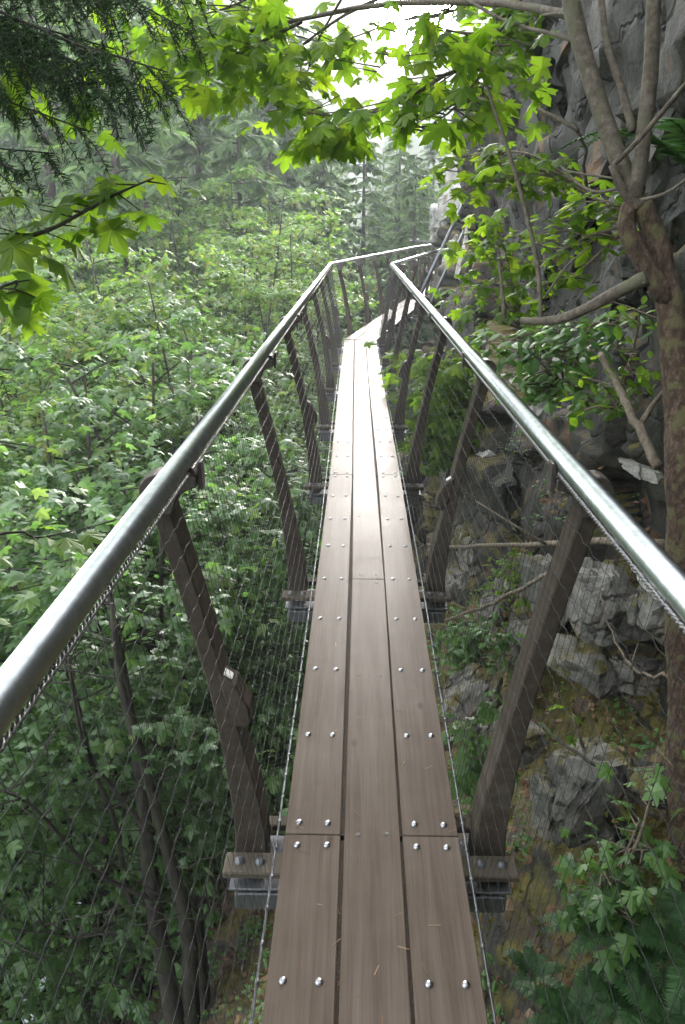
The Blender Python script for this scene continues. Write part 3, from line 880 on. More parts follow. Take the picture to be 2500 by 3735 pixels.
# two steel stay rods from the rock down to the walkway
def rod(name, a, b, r, label):
    m_ = MB(); m_.tube([a, a * .5 + b * .5, b], r, 8)
    o = m_.build(name, M['galv'])
    return props(o, label, 'stay rod', 'steel stay rods')
rod('stay_rod', P(1722, 640, 13.6) + np.array([.12, 0, .1]), P(1528, 1085, 12.3), 0.03, 'long steel stay rod running from the pale rock down behind the right handrail')
rod('stay_rod', P(1715, 760, 14.2) + np.array([.1, 0, .05]), P(1572, 1105, 12.9), 0.028, 'shorter steel stay rod half hidden by maple leaves beside the cliff')

# ------------------------------------------------------------------ vegetation builders
def leaf_shape(half, cz=0.4, fold=0.12, droop=0.16):
    """half outline (x>=0) from stem to tip -> fan triangles around a centre"""
    right = [(x, y) for x, y in half]
    left = [(-x, y) for x, y in reversed(half) if x > 1e-6]
    ol = right + left
    v = [(0, cz, 0.03)] + [(x, y, -fold * abs(x) - droop * y * y) for x, y in ol]
    n = len(ol)
    f = [(0, 1 + k, 1 + (k + 1) % n) for k in range(n)]
    return np.array(v), np.array(f)
LEAF_HI = leaf_shape([(0, 0), (.13, .02), (.42, .02), (.36, .14), (.52, .20), (.27, .30), (.46, .44), (.62, .60), (.46, .62), (.42, .74), (.17, .56), (.20, .78), (.14, .84), (0, 1.05)], 0.4, 0.26, 0.3)
LEAF_MD = leaf_shape([(0, 0), (.28, .0), (.46, .12), (.27, .28), (.5, .45), (.54, .62), (.2, .57), (.17, .8), (0, 1.02)], 0.4, 0.2, 0.22)
LEAF_LO = leaf_shape([(0, 0), (.5, .35), (.28, .72), (0, 1.0)])
LEAF_OV = leaf_shape([(0, 0), (.26, .22), (.30, .5), (.16, .82), (0, 1.0)], 0.5, 0.25, 0.12)

def put_leaves(mb_, shape, pos, dirs, nrm, size, tint):
    v, f = shape
    pos = np.asarray(pos); n = len(pos)
    if n == 0: return
    dirs = dirs / (np.linalg.norm(dirs, axis=1)[:, None] + 1e-9)
    side = np.cross(dirs, nrm); side /= np.linalg.norm(side, axis=1)[:, None] + 1e-9
    up = np.cross(side, dirs)
    V = pos[:, None, :] + size[:, None, None] * (v[None, :, 0:1] * side[:, None, :] + v[None, :, 1:2] * dirs[:, None, :] + v[None, :, 2:3] * up[:, None, :])
    F = (f[None] + (np.arange(n) * len(v))[:, None, None]).reshape(-1, 3)
    mb_.add(V.reshape(-1, 3), F, False, np.repeat(tint, len(f)))

def spray(rg, mb_, shape, p, axis, n, spread, size, droop=0.5, flat=0.5, tint=(0.0, 1.0)):
    """n leaves around point(s) p, along the direction axis"""
    p = np.atleast_2d(p)
    i = rg.integers(0, len(p), n)
    az = rg.uniform(0, 2 * math.pi, n)
    d = np.stack([np.cos(az), np.sin(az), np.full(n, -droop) + rg.normal(0, 0.25, n)], -1)
    d = d * 0.8 + np.asarray(axis)[None] * 0.55
    nm = np.stack([rg.normal(0, flat, n), rg.normal(0, flat, n), np.ones(n)], -1)
    pos = p[i] + rg.normal(0, 1, (n, 3)) * np.array([spread, spread, spread * 0.45])
    put_leaves(mb_, shape, pos, d, nm, size * rg.uniform(0.6, 1.25, n), rg.uniform(tint[0], tint[1], n))

def curve_to(rg, a, b, n=6, wob=0.06, sag=0.0):
    a, b = np.asarray(a, float), np.asarray(b, float)
    L = np.linalg.norm(b - a)
    t = np.linspace(0, 1, n)[:, None]
    p = a * (1 - t) + b * t
    w = rg.normal(0, wob * L, (n, 3)) * (np.sin(t * math.pi) ** 0.7)
    p = p + np.cumsum(w, 0) * 0.35 * np.sin(t * math.pi)
    p[:, 2] += sag * L * (np.sin(t[:, 0] * math.pi))
    return p

def make_maple(seed, H, spread, stems=3, branches=26, twigs=6, leaves=12, leaf=0.13, shape=LEAF_MD, low=0.3, tassels=0, r0=0.07):
    rg = np.random.default_rng(seed)
    wood, lv, sd = MB(), MB(), MB()
    for s in range(stems):
        az = rg.uniform(0, 2 * math.pi)
        top = np.array([math.cos(az) * spread * rg.uniform(.15, .5), math.sin(az) * spread * rg.uniform(.15, .5), H * rg.uniform(.82, 1.0)])
        st = curve_to(rg, (rg.normal(0, .06), rg.normal(0, .06), -0.4), top, 9, 0.05)
        rr = np.linspace(r0, r0 * 0.18, 9)
        wood.tube(st, rr, 7)
        nb = branches // stems
        for b in range(nb):
            u = low + (1 - low) * ((b + rg.uniform(0, 1)) / nb)
            fi = u * 8; i = min(int(fi), 7); p0 = st[i] * (1 - (fi - i)) + st[i + 1] * (fi - i)
            L = spread * (0.35 + 0.75 * math.sin(min(1.0, (1.02 - u) * 1.5) * math.pi / 2)) * rg.uniform(.6, 1.1)
            a2 = rg.uniform(0, 2 * math.pi)
            p1 = p0 + np.array([math.cos(a2) * L, math.sin(a2) * L, L * rg.uniform(0.05, 0.6)])
            br = curve_to(rg, p0, p1, 6, 0.07, 0.05)
            wood.tube(br, np.linspace(r0 * (0.34 - 0.2 * u), 0.004, 6), 5, cap=False)
            for t in range(twigs):
                v = 0.3 + 0.7 * (t + 0.5) / twigs
                fi = v * 5; i = min(int(fi), 4); q0 = br[i] * (1 - (fi - i)) + br[i + 1] * (fi - i)
                a3 = a2 + rg.normal(0, 0.9)
                l3 = L * 0.35 * rg.uniform(.5, 1.2)
                q1 = q0 + np.array([math.cos(a3) * l3, math.sin(a3) * l3, l3 * rg.uniform(-.15, .45)])
                tw = np.linspace(q0, q1, 4)
                wood.tube(tw, np.linspace(0.006, 0.003, 4), 3, cap=False)
                ax = (q1 - q0) / (np.linalg.norm(q1 - q0) + 1e-9)
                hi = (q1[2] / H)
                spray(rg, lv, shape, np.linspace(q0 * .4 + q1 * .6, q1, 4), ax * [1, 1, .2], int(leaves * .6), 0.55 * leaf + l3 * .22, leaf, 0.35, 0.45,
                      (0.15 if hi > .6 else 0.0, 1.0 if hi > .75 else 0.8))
                spray(rg, lv, LEAF_OV, np.linspace(q0, q1, 4), ax * [1, 1, .2], int(leaves * .55), 0.6 * leaf + l3 * .25, leaf * .68, 0.3, 0.5, (0, .9))
                if tassels and hi > 0.55 and rg.random() < tassels:
                    n = 7
                    pos = q1 + np.stack([rg.normal(0, .03, n), rg.normal(0, .03, n), -np.linspace(0, .16, n)], -1)
                    put_leaves(sd, LEAF_OV, pos, np.stack([rg.normal(0, .5, n), rg.normal(0, .5, n), -np.ones(n)], -1), rg.normal(0, 1, (n, 3)), np.full(n, .07), rg.uniform(0, 1, n))
    return wood, lv, sd

def make_conifer(seed, H, spread, nb=90, tw=46, tsize=0.34, low=0.08, droop=0.35):
    rg = np.random.default_rng(seed)
    wood, fol = MB(), MB()
    tr = np.stack([rg.normal(0, .03, 10).cumsum() * .6, rg.normal(0, .03, 10).cumsum() * .6, np.linspace(-.8, H, 10)], -1)
    wood.tube(tr, np.linspace(0.018 * H, 0.02, 10), 8)
    qv = np.array([(-.5, 0, 0), (.5, 0, 0), (.42, .55, -.05), (-.42, .55, -.05), (.0, 1.0, -.25)])
    qf = np.array([(0, 1, 2), (0, 2, 3), (3, 2, 4)])
    for b in range(nb):
        u = low + (1 - low) * (b + rg.uniform(-1, 2)) / nb
        u = min(max(u, low), 0.995)
        z = u * H
        L = spread * (1 - u) ** 0.62 * rg.uniform(.5, 1.2) + 0.25
        a = b * 2.399 + rg.normal(0, .3)
        dx, dy = math.cos(a), math.sin(a)
        n = 6
        t = np.linspace(0, 1, n)
        br = np.stack([tr[min(9, int(u * 9)), 0] + dx * L * t, tr[min(9, int(u * 9)), 1] + dy * L * t, z + L * (0.16 * t - droop * t ** 2.0)], -1)
        wood.tube(br, np.linspace(0.028, 0.006, n), 3, cap=False)
        m = max(8, int(tw * (0.35 + 0.75 * L / spread)))
        k = rg.uniform(0.12, 1.0, m) ** 0.8
        base = np.stack([np.interp(k, t, br[:, c]) for c in range(3)], -1)
        sgn = rg.choice([-1.0, 1.0], m)
        side = np.array([-dy, dx, 0.0])
        ang = rg.uniform(.45, 1.1, m)
        d = np.array([dx, dy, 0])[None] * np.cos(ang)[:, None] + side[None] * (sgn * np.sin(ang))[:, None]
        d[:, 2] = rg.normal(-0.38, 0.22, m)
        w = L * 0.22 * (1.05 - k)
        base = base + d * (rg.uniform(0, 1, m) * w)[:, None]
        nm = np.stack([rg.normal(0, .3, m), rg.normal(0, .3, m), np.ones(m)], -1)
        d /= np.linalg.norm(d, axis=1)[:, None]
        s = np.cross(d, nm); s /= np.linalg.norm(s, axis=1)[:, None]
        up = np.cross(s, d)
        sz = tsize * rg.uniform(.6, 1.3, m); wd = sz * rg.uniform(.28, .5, m)
        V = base[:, None, :] + qv[None, :, 0:1] * s[:, None, :] * wd[:, None, None] + qv[None, :, 1:2] * d[:, None, :] * sz[:, None, None] + qv[None, :, 2:3] * up[:, None, :] * sz[:, None, None]
        F = (qf[None] + (np.arange(m) * 5)[:, None, None]).reshape(-1, 3)
        tint = np.clip(0.25 + 0.55 * k + rg.normal(0, .18, m), 0, 1)
        fol.add(V.reshape(-1, 3), F, False, np.repeat(tint, 3))
    return wood, fol

def needle_bough(rg, wood, fol, a, b, length=0.5, nb=26, needle=0.03, sag=-0.1, r=0.012):
    """a drooping conifer bough with short blades set along hanging branchlets"""
    br = curve_to(rg, a, b, 8, 0.05, sag)
    wood.tube(br, np.linspace(r, r * .25, 8), 5, cap=False)
    L = np.linalg.norm(np.asarray(b) - a)
    ax = (np.asarray(b, float) - a) / L
    pos, dr, nr = [], [], []
    for k in range(nb):
        u = (k + rg.uniform(0, 1)) / nb
        fi = u * 7; i = min(int(fi), 6); q0 = br[i] * (1 - (fi - i)) + br[i + 1] * (fi - i)
        sg = 1 if k % 2 else -1
        sd_ = np.cross(ax, (0, 0, 1.0)) * sg
        l = length * (1.1 - .7 * u) * rg.uniform(.5, 1.2)
        q1 = q0 + (ax * .5 + sd_ * rg.uniform(.3, .9)) * l + np.array([0, 0, -l * rg.uniform(.4, 1.1)])
        c = curve_to(rg, q0, q1, 5, 0.05, 0.12)
        wood.tube(c, np.linspace(.003, .0015, 5), 3, cap=False)
        n = int(l / needle * 12) + 5
        t = rg.uniform(0.05, 1.0, n)
        pp = np.stack([np.interp(t, np.linspace(0, 1, 5), c[:, e]) for e in range(3)], -1)
        tg = (q1 - q0) / (np.linalg.norm(q1 - q0) + 1e-9)
        s2 = np.cross(tg, rg.normal(0, 1, 3)); s2 /= np.linalg.norm(s2)
        dd = tg[None] * .55 + s2[None] * rg.choice([-1., 1.], n)[:, None] + rg.normal(0, .35, (n, 3))
        pos.append(pp + rg.normal(0, .004, (n, 3))); dr.append(dd); nr.append(rg.normal(0, 1, (n, 3)) + np.array([0, 0, 1.0]))
    pos, dr, nr = map(np.concatenate, (pos, dr, nr))
    n = len(pos)
    bl = (np.array([(-.075, 0, 0), (.075, 0, 0), (.06, .75, 0), (0, 1, -.05)]), np.array([(0, 1, 2), (0, 2, 3)]))
    put_leaves(fol, bl, pos, dr, nr, needle * rg.uniform(.7, 1.4, n), rg.uniform(0, 1, n))

def make_fern(seed, fronds=9, L=0.55, wide=0.11, up=0.9):
    rg = np.random.default_rng(seed)
    fol, st = MB(), MB()
    tri = (np.array([(-.16, 0, 0), (.16, 0, 0), (.11, .6, -.02), (0, 1, -.08), (-.11, .6, -.02)]), np.array([(0, 1, 2), (0, 2, 4), (4, 2, 3)]))
    for k in range(fronds):
        a = k * 2 * math.pi / fronds + rg.normal(0, .25)
        l = L * rg.uniform(.75, 1.15)
        n = 9
        t = np.linspace(0, 1, n)
        c = np.stack([math.cos(a) * l * t * .85, math.sin(a) * l * t * .85, l * (up * t - (up * .95) * t ** 2.2)], -1)
        st.tube(c, np.linspace(.004, .0012, n), 4, cap=False)
        m = 34
        u = np.linspace(.1, .99, m)
        pp = np.stack([np.interp(u, t, c[:, e]) for e in range(3)], -1)
        tg = np.gradient(pp, axis=0); tg /= np.linalg.norm(tg, axis=1)[:, None]
        sd_ = np.cross(tg, (0, 0, 1.0)); sd_ /= np.linalg.norm(sd_, axis=1)[:, None] + 1e-9
        upv = np.cross(sd_, tg)
        wlen = wide * np.sin(np.clip(u * 1.05 + .12, 0, 1) ** .7 * math.pi) ** .8 + .006
        for sg in (-1, 1):
            put_leaves(fol, tri, pp, sd_ * sg + tg * .32 + rg.normal(0, .07, (m, 3)), upv + rg.normal(0, .12, (m, 3)), wlen, rg.uniform(.1, 1, m))
    return st, fol

def thing(name, label, cat, loc, parts, group=None, rot=0.0, scale=1.0):
    o = empty(name, loc)
    o.rotation_euler = (0, 0, rot)
    o.scale = (scale,) * 3
    props(o, label, cat, group)
    for nm, me in parts:
        q = link(nm, me, None, o)
        if nm == 'seed_tassels': q['kind'] = 'stuff'
    return o

# ------------------------------------------------------------------ maples on the left, below and beside the walkway
MAPLE = []
for k, (H, sp, br, tw, lv_, lf, ta) in enumerate([(9, 2.3, 48, 7, 13, .135, 0), (11, 2.6, 54, 7, 13, .14, .2), (7, 2.0, 44, 7, 12, .125, 0), (12, 2.8, 58, 7, 13, .145, .28), (6, 1.8, 40, 7, 13, .115, 0)]):
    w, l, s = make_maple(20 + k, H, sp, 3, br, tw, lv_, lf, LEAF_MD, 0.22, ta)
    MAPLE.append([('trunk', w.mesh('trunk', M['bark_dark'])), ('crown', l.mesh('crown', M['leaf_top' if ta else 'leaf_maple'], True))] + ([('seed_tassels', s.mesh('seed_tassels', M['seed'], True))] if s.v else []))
MH = [9, 11, 7, 12, 6]
# (photo px of the crown top, distance, variant, label)
MAPLES = [
    (1090, 640, 17.0, 3, 'tallest maple with a pointed yellow-green top left of the far bend in the handrail'),
    (860, 850, 14.5, 1, 'yellow-green maple crown just left of the tallest maple'),
    (1310, 760, 20.0, 3, 'small maple crown showing above the far bend of the handrail'),
    (620, 920, 12.5, 1, 'maple with pale seed tassels in the middle of the left side'),
    (330, 850, 13.0, 3, 'maple with pale tassels rising behind the leafy sprig at the left edge'),
    (60, 760, 11.5, 1, 'tall maple at the left edge under the dark conifer boughs'),
    (-160, 900, 9.0, 3, 'maple cut by the left edge beside the leafy sprig'),
    (1010, 1080, 12.0, 0, 'green maple directly left of the far end of the straight handrail'),
    (760, 1170, 9.5, 0, 'rounded green maple left of the middle of the outer handrail'),
    (430, 1170, 8.5, 2, 'dense green maple above the near part of the outer handrail'),
    (120, 1230, 7.6, 0, 'green maple at the left edge above the near handrail'),
    (-330, 1560, 6.2, 2, 'near green maple cut by the left edge level with the handrail'),
    (1080, 1400, 9.0, 2, 'pale green maple seen between the third and fourth outer posts'),
    (880, 1520, 7.2, 4, 'light green maple crown seen between the second and third outer posts'),
    (760, 1800, 5.8, 4, 'leafy maple seen through the net between the first and second outer posts'),
    (1010, 1800, 6.6, 2, 'maple crown below the deck edge by the third outer post'),
    (560, 2250, 7.4, 4, 'dark maple crown below the rail left of the first outer post'),
    (880, 2350, 6.4, 4, 'deep green maple crown between the first outer post and the deck'),
    (-40, 2050, 6.6, 4, 'shady maple crown under the near handrail at the left'),
]
MAPLES += [
    (940, 560, 25.0, 3, 'far light green maple behind and left of the tallest maple'), (740, 620, 23.0, 3, 'far maple behind the yellow-green crowns left of centre'),
    (540, 560, 25.0, 1, 'far broadleaf crown between the sprig and the overhead leaves'), (300, 600, 21.0, 3, 'far maple crown above the sprig at the left'),
    (60, 520, 22.0, 1, 'far maple crown below the dark boughs at the left edge'), (-150, 620, 18.0, 3, 'far maple cut by the left edge below the dark boughs'),
    (1240, 700, 27.0, 1, 'far maple crown between the tallest maple and the far handrail'), (1420, 760, 29.0, 1, 'far low maple crown behind the second stretch of handrail'),
    (460, 760, 16.5, 1, 'maple crown just above and right of the sprig tip'), (180, 960, 10.5, 1, 'tasselled maple crown below the sprig at the left')]
occ = []
for px, py, d, v, lab in MAPLES:
    p = P(px, py, d)
    p[0] = min(p[0], -1.9 - (0.0 if d > 11 else 0.25))
    zb = ground_z(p[0], p[1])
    zb = max(zb, p[2] - MH[v] * 1.25)
    s = (p[2] - zb) / MH[v]
    s = max(0.72, min(1.15, s))
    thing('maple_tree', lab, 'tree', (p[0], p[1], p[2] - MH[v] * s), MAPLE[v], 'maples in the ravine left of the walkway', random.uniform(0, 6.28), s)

# dark multi-stemmed maple whose stems show at the bottom left
rg = np.random.default_rng(5)
w, l = MB(), MB()
def stem(px_pts, d0, d1, r0, r1, n=14, sides=8):
    dd = np.linspace(d0, d1, len(px_pts))
    c = polyline([P(a, b, d) for (a, b), d in zip(px_pts, dd)], n)
    w.tube(c, np.linspace(r0, r1, n), sides)
    return c
ST = [stem([(700, 4300), (640, 3735), (560, 3300), (520, 2900), (450, 2450), (380, 2050)], 3.6, 4.6, .085, .018),
      stem([(760, 4300), (700, 3735), (690, 3400), (610, 3100), (530, 2800), (440, 2500), (410, 2200)], 3.7, 4.4, .07, .016),
      stem([(800, 4200), (745, 3600), (720, 3300), (660, 3060), (560, 2700), (470, 2420)], 3.9, 5.0, .05, .014),
      stem([(640, 3500), (480, 3300), (420, 3000), (300, 2700), (250, 2400)], 4.0, 4.3, .03, .008),
      stem([(560, 3050), (430, 2900), (330, 2750), (270, 2500), (200, 2300)], 4.1, 4.4, .022, .006),
      stem([(600, 3300), (350, 3180), (130, 2950), (0, 2880)], 4.0, 3.7, .018, .006),
      stem([(620, 3420), (700, 3380), (800, 3280), (860, 3170)], 4.0, 4.2, .012, .003),
      stem([(560, 3440), (430, 3400), (250, 3420), (130, 3360)], 4.0, 3.8, .012, .004)]
for c in ST:
    for k in range(12):
        i = rg.integers(int(len(c) * .45), len(c) - 1)
        q0 = c[i]; a = rg.uniform(.3, 2.8); L = rg.uniform(.3, .9)
        q1 = q0 + np.array([math.cos(a) * L, math.sin(a) * L, L * rg.uniform(-.1, .6)])
        if q1[0] > -0.75: continue
        tw = curve_to(rg, q0, q1, 5, .07)
        w.tube(tw, np.linspace(.007, .002, 5), 4, cap=False)
        spray(rg, l, LEAF_MD, tw[2:], (tw[-1] - tw[0]) / L * [1, 1, .2], 13, .09, .10, .3, .4, (0, .7))
for k in range(46):
    c = ST[int(rg.integers(0, len(ST)))]
    i = int(rg.integers(2, len(c) - 1)); q0 = c[i]; a = rg.uniform(0, 6.28); L = rg.uniform(.4, 1.2)
    q1 = q0 + np.array([math.cos(a) * L, math.sin(a) * L * .6, L * rg.uniform(-.15, .75)])
    if q1[0] > -0.7: continue
    tw = curve_to(rg, q0, q1, 7, .09)
    w.tube(tw, np.linspace(.0075, .002, 7), 4, cap=False)
    e = curve_to(rg, tw[4], tw[4] + rg.normal(0, .25, 3) + [0, 0, .12], 4, .08)
    w.tube(e, np.linspace(.004, .0015, 4), 3, cap=False)
root = empty('multi_stem_maple', tuple(ST[0][0])); props(root, 'dark multi-stemmed maple with bare crooked stems below the handrail at bottom left', 'tree')
for nm, m_, mt, ti in (('trunk', w, 'bark_dark', False), ('crown', l, 'leaf_maple', True)):
    o = m_.build(nm, M[mt], root, ti); o.location = -np.array(ST[0][0])

# a straight darker trunk behind it
w = MB(); w.tube(polyline([P(590, 3000, 7.0), P(560, 2600, 7.0), P(535, 2300, 7.1), P(520, 2000, 7.2)], 10), np.linspace(.1, .07, 10), 8)
b0 = P(590, 3000, 7.0)
root = empty('tree_trunk', tuple(b0)); props(root, 'straight grey trunk standing behind the dark crooked stems', 'tree')
o = w.build('trunk', M['bark_con'], root); o.location = -b0
l = MB()
for k in range(14):
    spray(rg, l, LEAF_MD, P(520, 2000, 7.2) + rg.normal(0, .5, 3), (0, 0, .2), 16, .18, .11, .3, .4, (0, .8))
o = l.build('crown', M['leaf_maple'], root, True); o.location = -b0

# leafy undergrowth on the ravine slope: one mass
rg = np.random.default_rng(11)
l = MB()
n = 15000
xs = rg.uniform(-8, 0.2, n); yy = rg.uniform(0.2, 1, n) ** 0.8 * 22
zz = np.array([ground_z(a, b) for a, b in zip(xs, yy)])
keep = (zz < -2.2) & (xs > -3.6)
xs, yy, zz = xs[keep], yy[keep], zz[keep]; n = len(xs)
pos = np.stack([xs, yy, zz + rg.uniform(0.05, .9, n) ** 1.2], -1)
az = rg.uniform(0, 6.28, n)
put_leaves(l, LEAF_LO, pos, np.stack([np.cos(az), np.sin(az), rg.normal(-.1, .3, n)], -1), np.stack([rg.normal(.2, .4, n), rg.normal(-.2, .4, n), np.ones(n)], -1), rg.uniform(.09, .2, n), rg.uniform(0, .9, n))
props(l.build('undergrowth', M['leaf_shade'], None, True), 'dense leafy undergrowth covering the ravine slope below the maples', 'undergrowth', kind='stuff')

# ------------------------------------------------------------------ conifers behind
CON = []
for k, (H, sp, nb, tw) in enumerate([(20, 3.8, 120, 84), (24, 4.3, 130, 84), (17, 3.6, 105, 80)]):
    w, f = make_conifer(50 + k, H, sp, nb, tw, 0.46)
    CON.append((w, f, H))
CONM = [[('trunk', w.mesh('trunk', M['bark_con'])), ('crown', f.mesh('crown', M['conifer'], True))] for w, f, H in CON]
CONIFERS = [
    (330, -420, 24, 1, 'tall conifer with a visible trunk behind the dark boughs at upper left'),
    (700, -60, 30, 0, 'broad grey-green conifer behind the yellow-green maples at left centre'),
    (70, -300, 27, 1, 'tall conifer at the left edge behind the maple sprig'),
    (1080, 60, 46, 1, 'dark conifer whose bare tip stands against the white sky gap'),
    (960, 60, 40, 0, 'slender conifer just left of the sky gap behind the overhead leaves'),
    (1330, 420, 38, 2, 'pale conifer under the sky gap above the far bend'),
    (1460, 440, 44, 0, 'conifer under the lower right end of the sky gap'),
    (1590, 470, 48, 1, 'conifer beside the pale rock below the sky gap'),
    (1520, 560, 34, 2, 'nearer conifer just left of the pale rock by the far handrails'),
    (1180, 470, 33, 2, 'conifer directly behind the top of the tallest maple'),
    (480, 60, 36, 1, 'grey-green conifer between the dark boughs and the overhead maple leaves'),
    (860, 330, 28, 2, 'low conifer with drooping boughs behind the left maples'),
]
for px, py, d, v, lab in CONIFERS:
    p = P(px, py, d)
    H = CON[v][2]
    zb = ground_z(p[0], p[1])
    s = min(1.35, max(0.6, (p[2] - zb) / H))
    thing('conifer_tree', lab, 'conifer', (p[0], p[1], p[2] - H * s), CONM[v], 'conifers on the far side of the ravine', random.uniform(0, 6.28), s)

# the rest of the far conifer wood reads as one mass; unseen rear conifers join it
rg = np.random.default_rng(3)
wood, fol = MB(), MB()
for k in range(84):
    d = rg.uniform(40, 90)
    px = rg.uniform(-700, 2300)
    sky = np.interp(px, [-700, 600, 1050, 1150, 1400, 1650, 2300], [-500, -320, 0, 230, 420, 480, 430])
    py = sky + rg.uniform(10, 330) * (1 if px > 900 else 1.4)
    p = P(px, py, d)
    w, f, H = CON[int(rg.integers(0, 3))]
    zb = ground_z(p[0], p[1])
    s = min(1.5, max(.55, (p[2] - zb) / H))
    a = rg.uniform(0, 6.28); c_, s_ = math.cos(a), math.sin(a)
    rm = np.array([[c_, -s_, 0], [s_, c_, 0], [0, 0, 1]])
    off = np.array([p[0], p[1], p[2] - H * s])
    V = np.concatenate(w.v[:1]); wood.add((V @ rm.T) * s + off, w.f[0], True)
    V = np.concatenate(f.v); F = np.concatenate([q for q in f.f]); T = np.concatenate(f.t)
    half = rg.random(len(F) // 3) < 0.37
    fol.add((V @ rm.T) * s + off, F.reshape(-1, 3, 3)[half].reshape(-1, 3), False, T.reshape(-1, 3)[half].ravel())
for x, y, v, s in ((-5, -6, 0, .95), (-2.4, -7.5, 2, 1.0), (.6, -6.5, 0, .9), (3, -8, 1, .8), (-6, -11, 1, 1.0), (-1, -11, 0, 1.1), (5, -5, 2, .9)):  # unseen conifers added behind the camera to block light from there
    w, f, H = CON[v]
    off = np.array([x, y, ground_z(x, y) - .5])
    if x > -2: off[2] = -3.0
    a = rg.uniform(0, 6.28); c_, s_ = math.cos(a), math.sin(a)
    rm = np.array([[c_, -s_, 0], [s_, c_, 0], [0, 0, 1]])
    wood.add((w.v[0] @ rm.T) * s + off, w.f[0], True)
    fol.add((np.concatenate(f.v) @ rm.T) * s + off, np.concatenate(f.f), False, np.concatenate(f.t))
fw = empty('far_and_rear_forest', (0, 60, -10)); props(fw, 'hazy mass of conifers covering the far slope up to the sky, plus unseen light-blocking ones added behind the viewpoint', 'forest', kind='stuff')
for nm, m_, mt, ti in (('trunks', wood, 'bark_con', False), ('crowns', fol, 'conifer', True)):
    o = m_.build('conifer_trunk' if nm == 'trunks' else 'conifer_crown', M[mt], fw, ti); o.location = (0, -60, 10); o['kind'] = 'stuff'

# dark conifer whose boughs hang into the upper left corner
rg = np.random.default_rng(9)
w, f = MB(), MB()
TB = np.array([-3.4, 2.9, -7.0])
w.tube(polyline([TB, (-3.35, 2.95, -2), (-3.3, 3.0, 3), (-3.2, 3.0, 9)], 12), np.linspace(.24, .12, 12), 10)
for k in range(36):
    tip = P(rg.uniform(-250, 480), rg.uniform(-420, 330) , rg.uniform(2.5, 3.8))
    if k < 9: tip = P([700, 560, 600, 480, 330, 200, 420, 60, 720][k], [120, 330, 260, 400, 480, 560, 180, 620, -40][k], rg.uniform(2.7, 3.5))
    a = np.array([-3.25, 3.0, tip[2] + rg.uniform(.25, .8)])
    needle_bough(rg, w, f, a, tip, .42, 56, .026, .03, .011)
for k in range(5):
    tip = P(rg.uniform(-200, 60), [690, 1350, 1420, 820, 1700][k], rg.uniform(2.6, 3.2))
    needle_bough(rg, w, f, np.array([-3.25, 3.0, tip[2] + .4]), tip, .25, 26, .022, .03, .012)
for k in range(6):
    tip = P(rg.uniform(-250, 200), rg.uniform(3480, 3760), rg.uniform(2.3, 3.1))
    needle_bough(rg, w, f, np.array([-3.3, 2.95, tip[2] + .5]), tip, .32, 30, .024, .03, .012)
root = empty('dark_conifer', tuple(TB)); props(root, 'dark conifer with hanging needle boughs filling the upper left corner', 'conifer')
for nm, m_, mt, ti in (('trunk', w, 'bark_dark', False), ('boughs', f, 'cedar', True)):
    o = m_.build('trunk' if nm == 'trunk' else 'needle_boughs', M[mt], root, ti); o.location = -TB

# ------------------------------------------------------------------ leafy sprigs at the left edge (a maple standing left of the frame)
def leafy_branch(rg, wd, lf, pts, r0, ntw, nl, size, shape=LEAF_HI, tl=0.22, droop=0.55, tint=(0, 1), start=0.15, spread=0.05):
    c = polyline(pts, 14)
    wd.tube(c, np.linspace(r0, r0 * .25, 14), 6, cap=False)
    for k in range(ntw):
        u = start + (1 - start) * (k + rg.uniform(0, 1)) / ntw
        fi = u * 13; i = min(int(fi), 12); q0 = c[i] * (1 - (fi - i)) + c[i + 1] * (fi - i)
        a = rg.uniform(0, 6.28)
        ax = np.array([math.cos(a), math.sin(a), rg.uniform(-.5, .35)])
        l = tl * rg.uniform(.5, 1.3)
        q1 = q0 + ax * l
        wd.tube(np.linspace(q0, q1, 3), [.0035, .0025, .0018], 4, cap=False)
        spray(rg, lf, shape, np.linspace(q0 * .3 + q1 * .7, q1, 3), ax * [1, 1, .3], nl, spread, size, droop, .35, tint)
    return c
rg = np.random.default_rng(15)
w, f = MB(), MB()
SB = np.array([-2.6, 2.0, -6.0])
w.tube(polyline([SB, (-2.5, 2.1, -2), (-2.3, 2.3, 1.0), (-2.2, 2.5, 3.6), (-2.0, 2.5, 6)], 12), np.linspace(.11, .04, 12), 8)
leafy_branch(rg, w, f, [(-2.3, 2.3, 1.0), P(-80, 950, 2.7), P(200, 830, 2.8), P(400, 720, 2.9), P(560, 650, 3.0)], .012, 19, 2, .12, LEAF_HI, .13, .35)
leafy_branch(rg, w, f, [(-2.3, 2.3, .9), P(-60, 1080, 2.7), P(60, 1060, 2.7), P(160, 1100, 2.8)], .008, 5, 2, .14, LEAF_HI, .1, .5)
leafy_branch(rg, w, f, [(-2.4, 2.2, .4), P(-60, 1960, 2.6), P(150, 1960, 2.8), P(420, 1900, 3.0)], .008, 7, 2, .11, LEAF_HI, .14, .3)
leafy_branch(rg, w, f, [(-2.2, 2.5, 3.0), P(-100, 250, 3.4), P(150, 300, 3.5), P(330, 480, 3.6)], .01, 10, 2, .14, LEAF_HI, .15, .6)
for k in range(5):   # crown above the frame
    leafy_branch(rg, w, f, [(-2.1, 2.5, 4.0 + .15 * k), (-1.6 + rg.normal(0, .3), 2.2 + rg.normal(0, .8), 4.6), (-.8 + rg.normal(0, .5), 1.6 + rg.normal(0, 1.2), 4.9 + rg.normal(0, .3))], .012, 12, 4, .17, LEAF_MD, .35, .3, spread=.1)
root = empty('bigleaf_maple', tuple(SB)); props(root, 'bright maple sprigs with large lobed leaves reaching in at the left edge', 'tree')
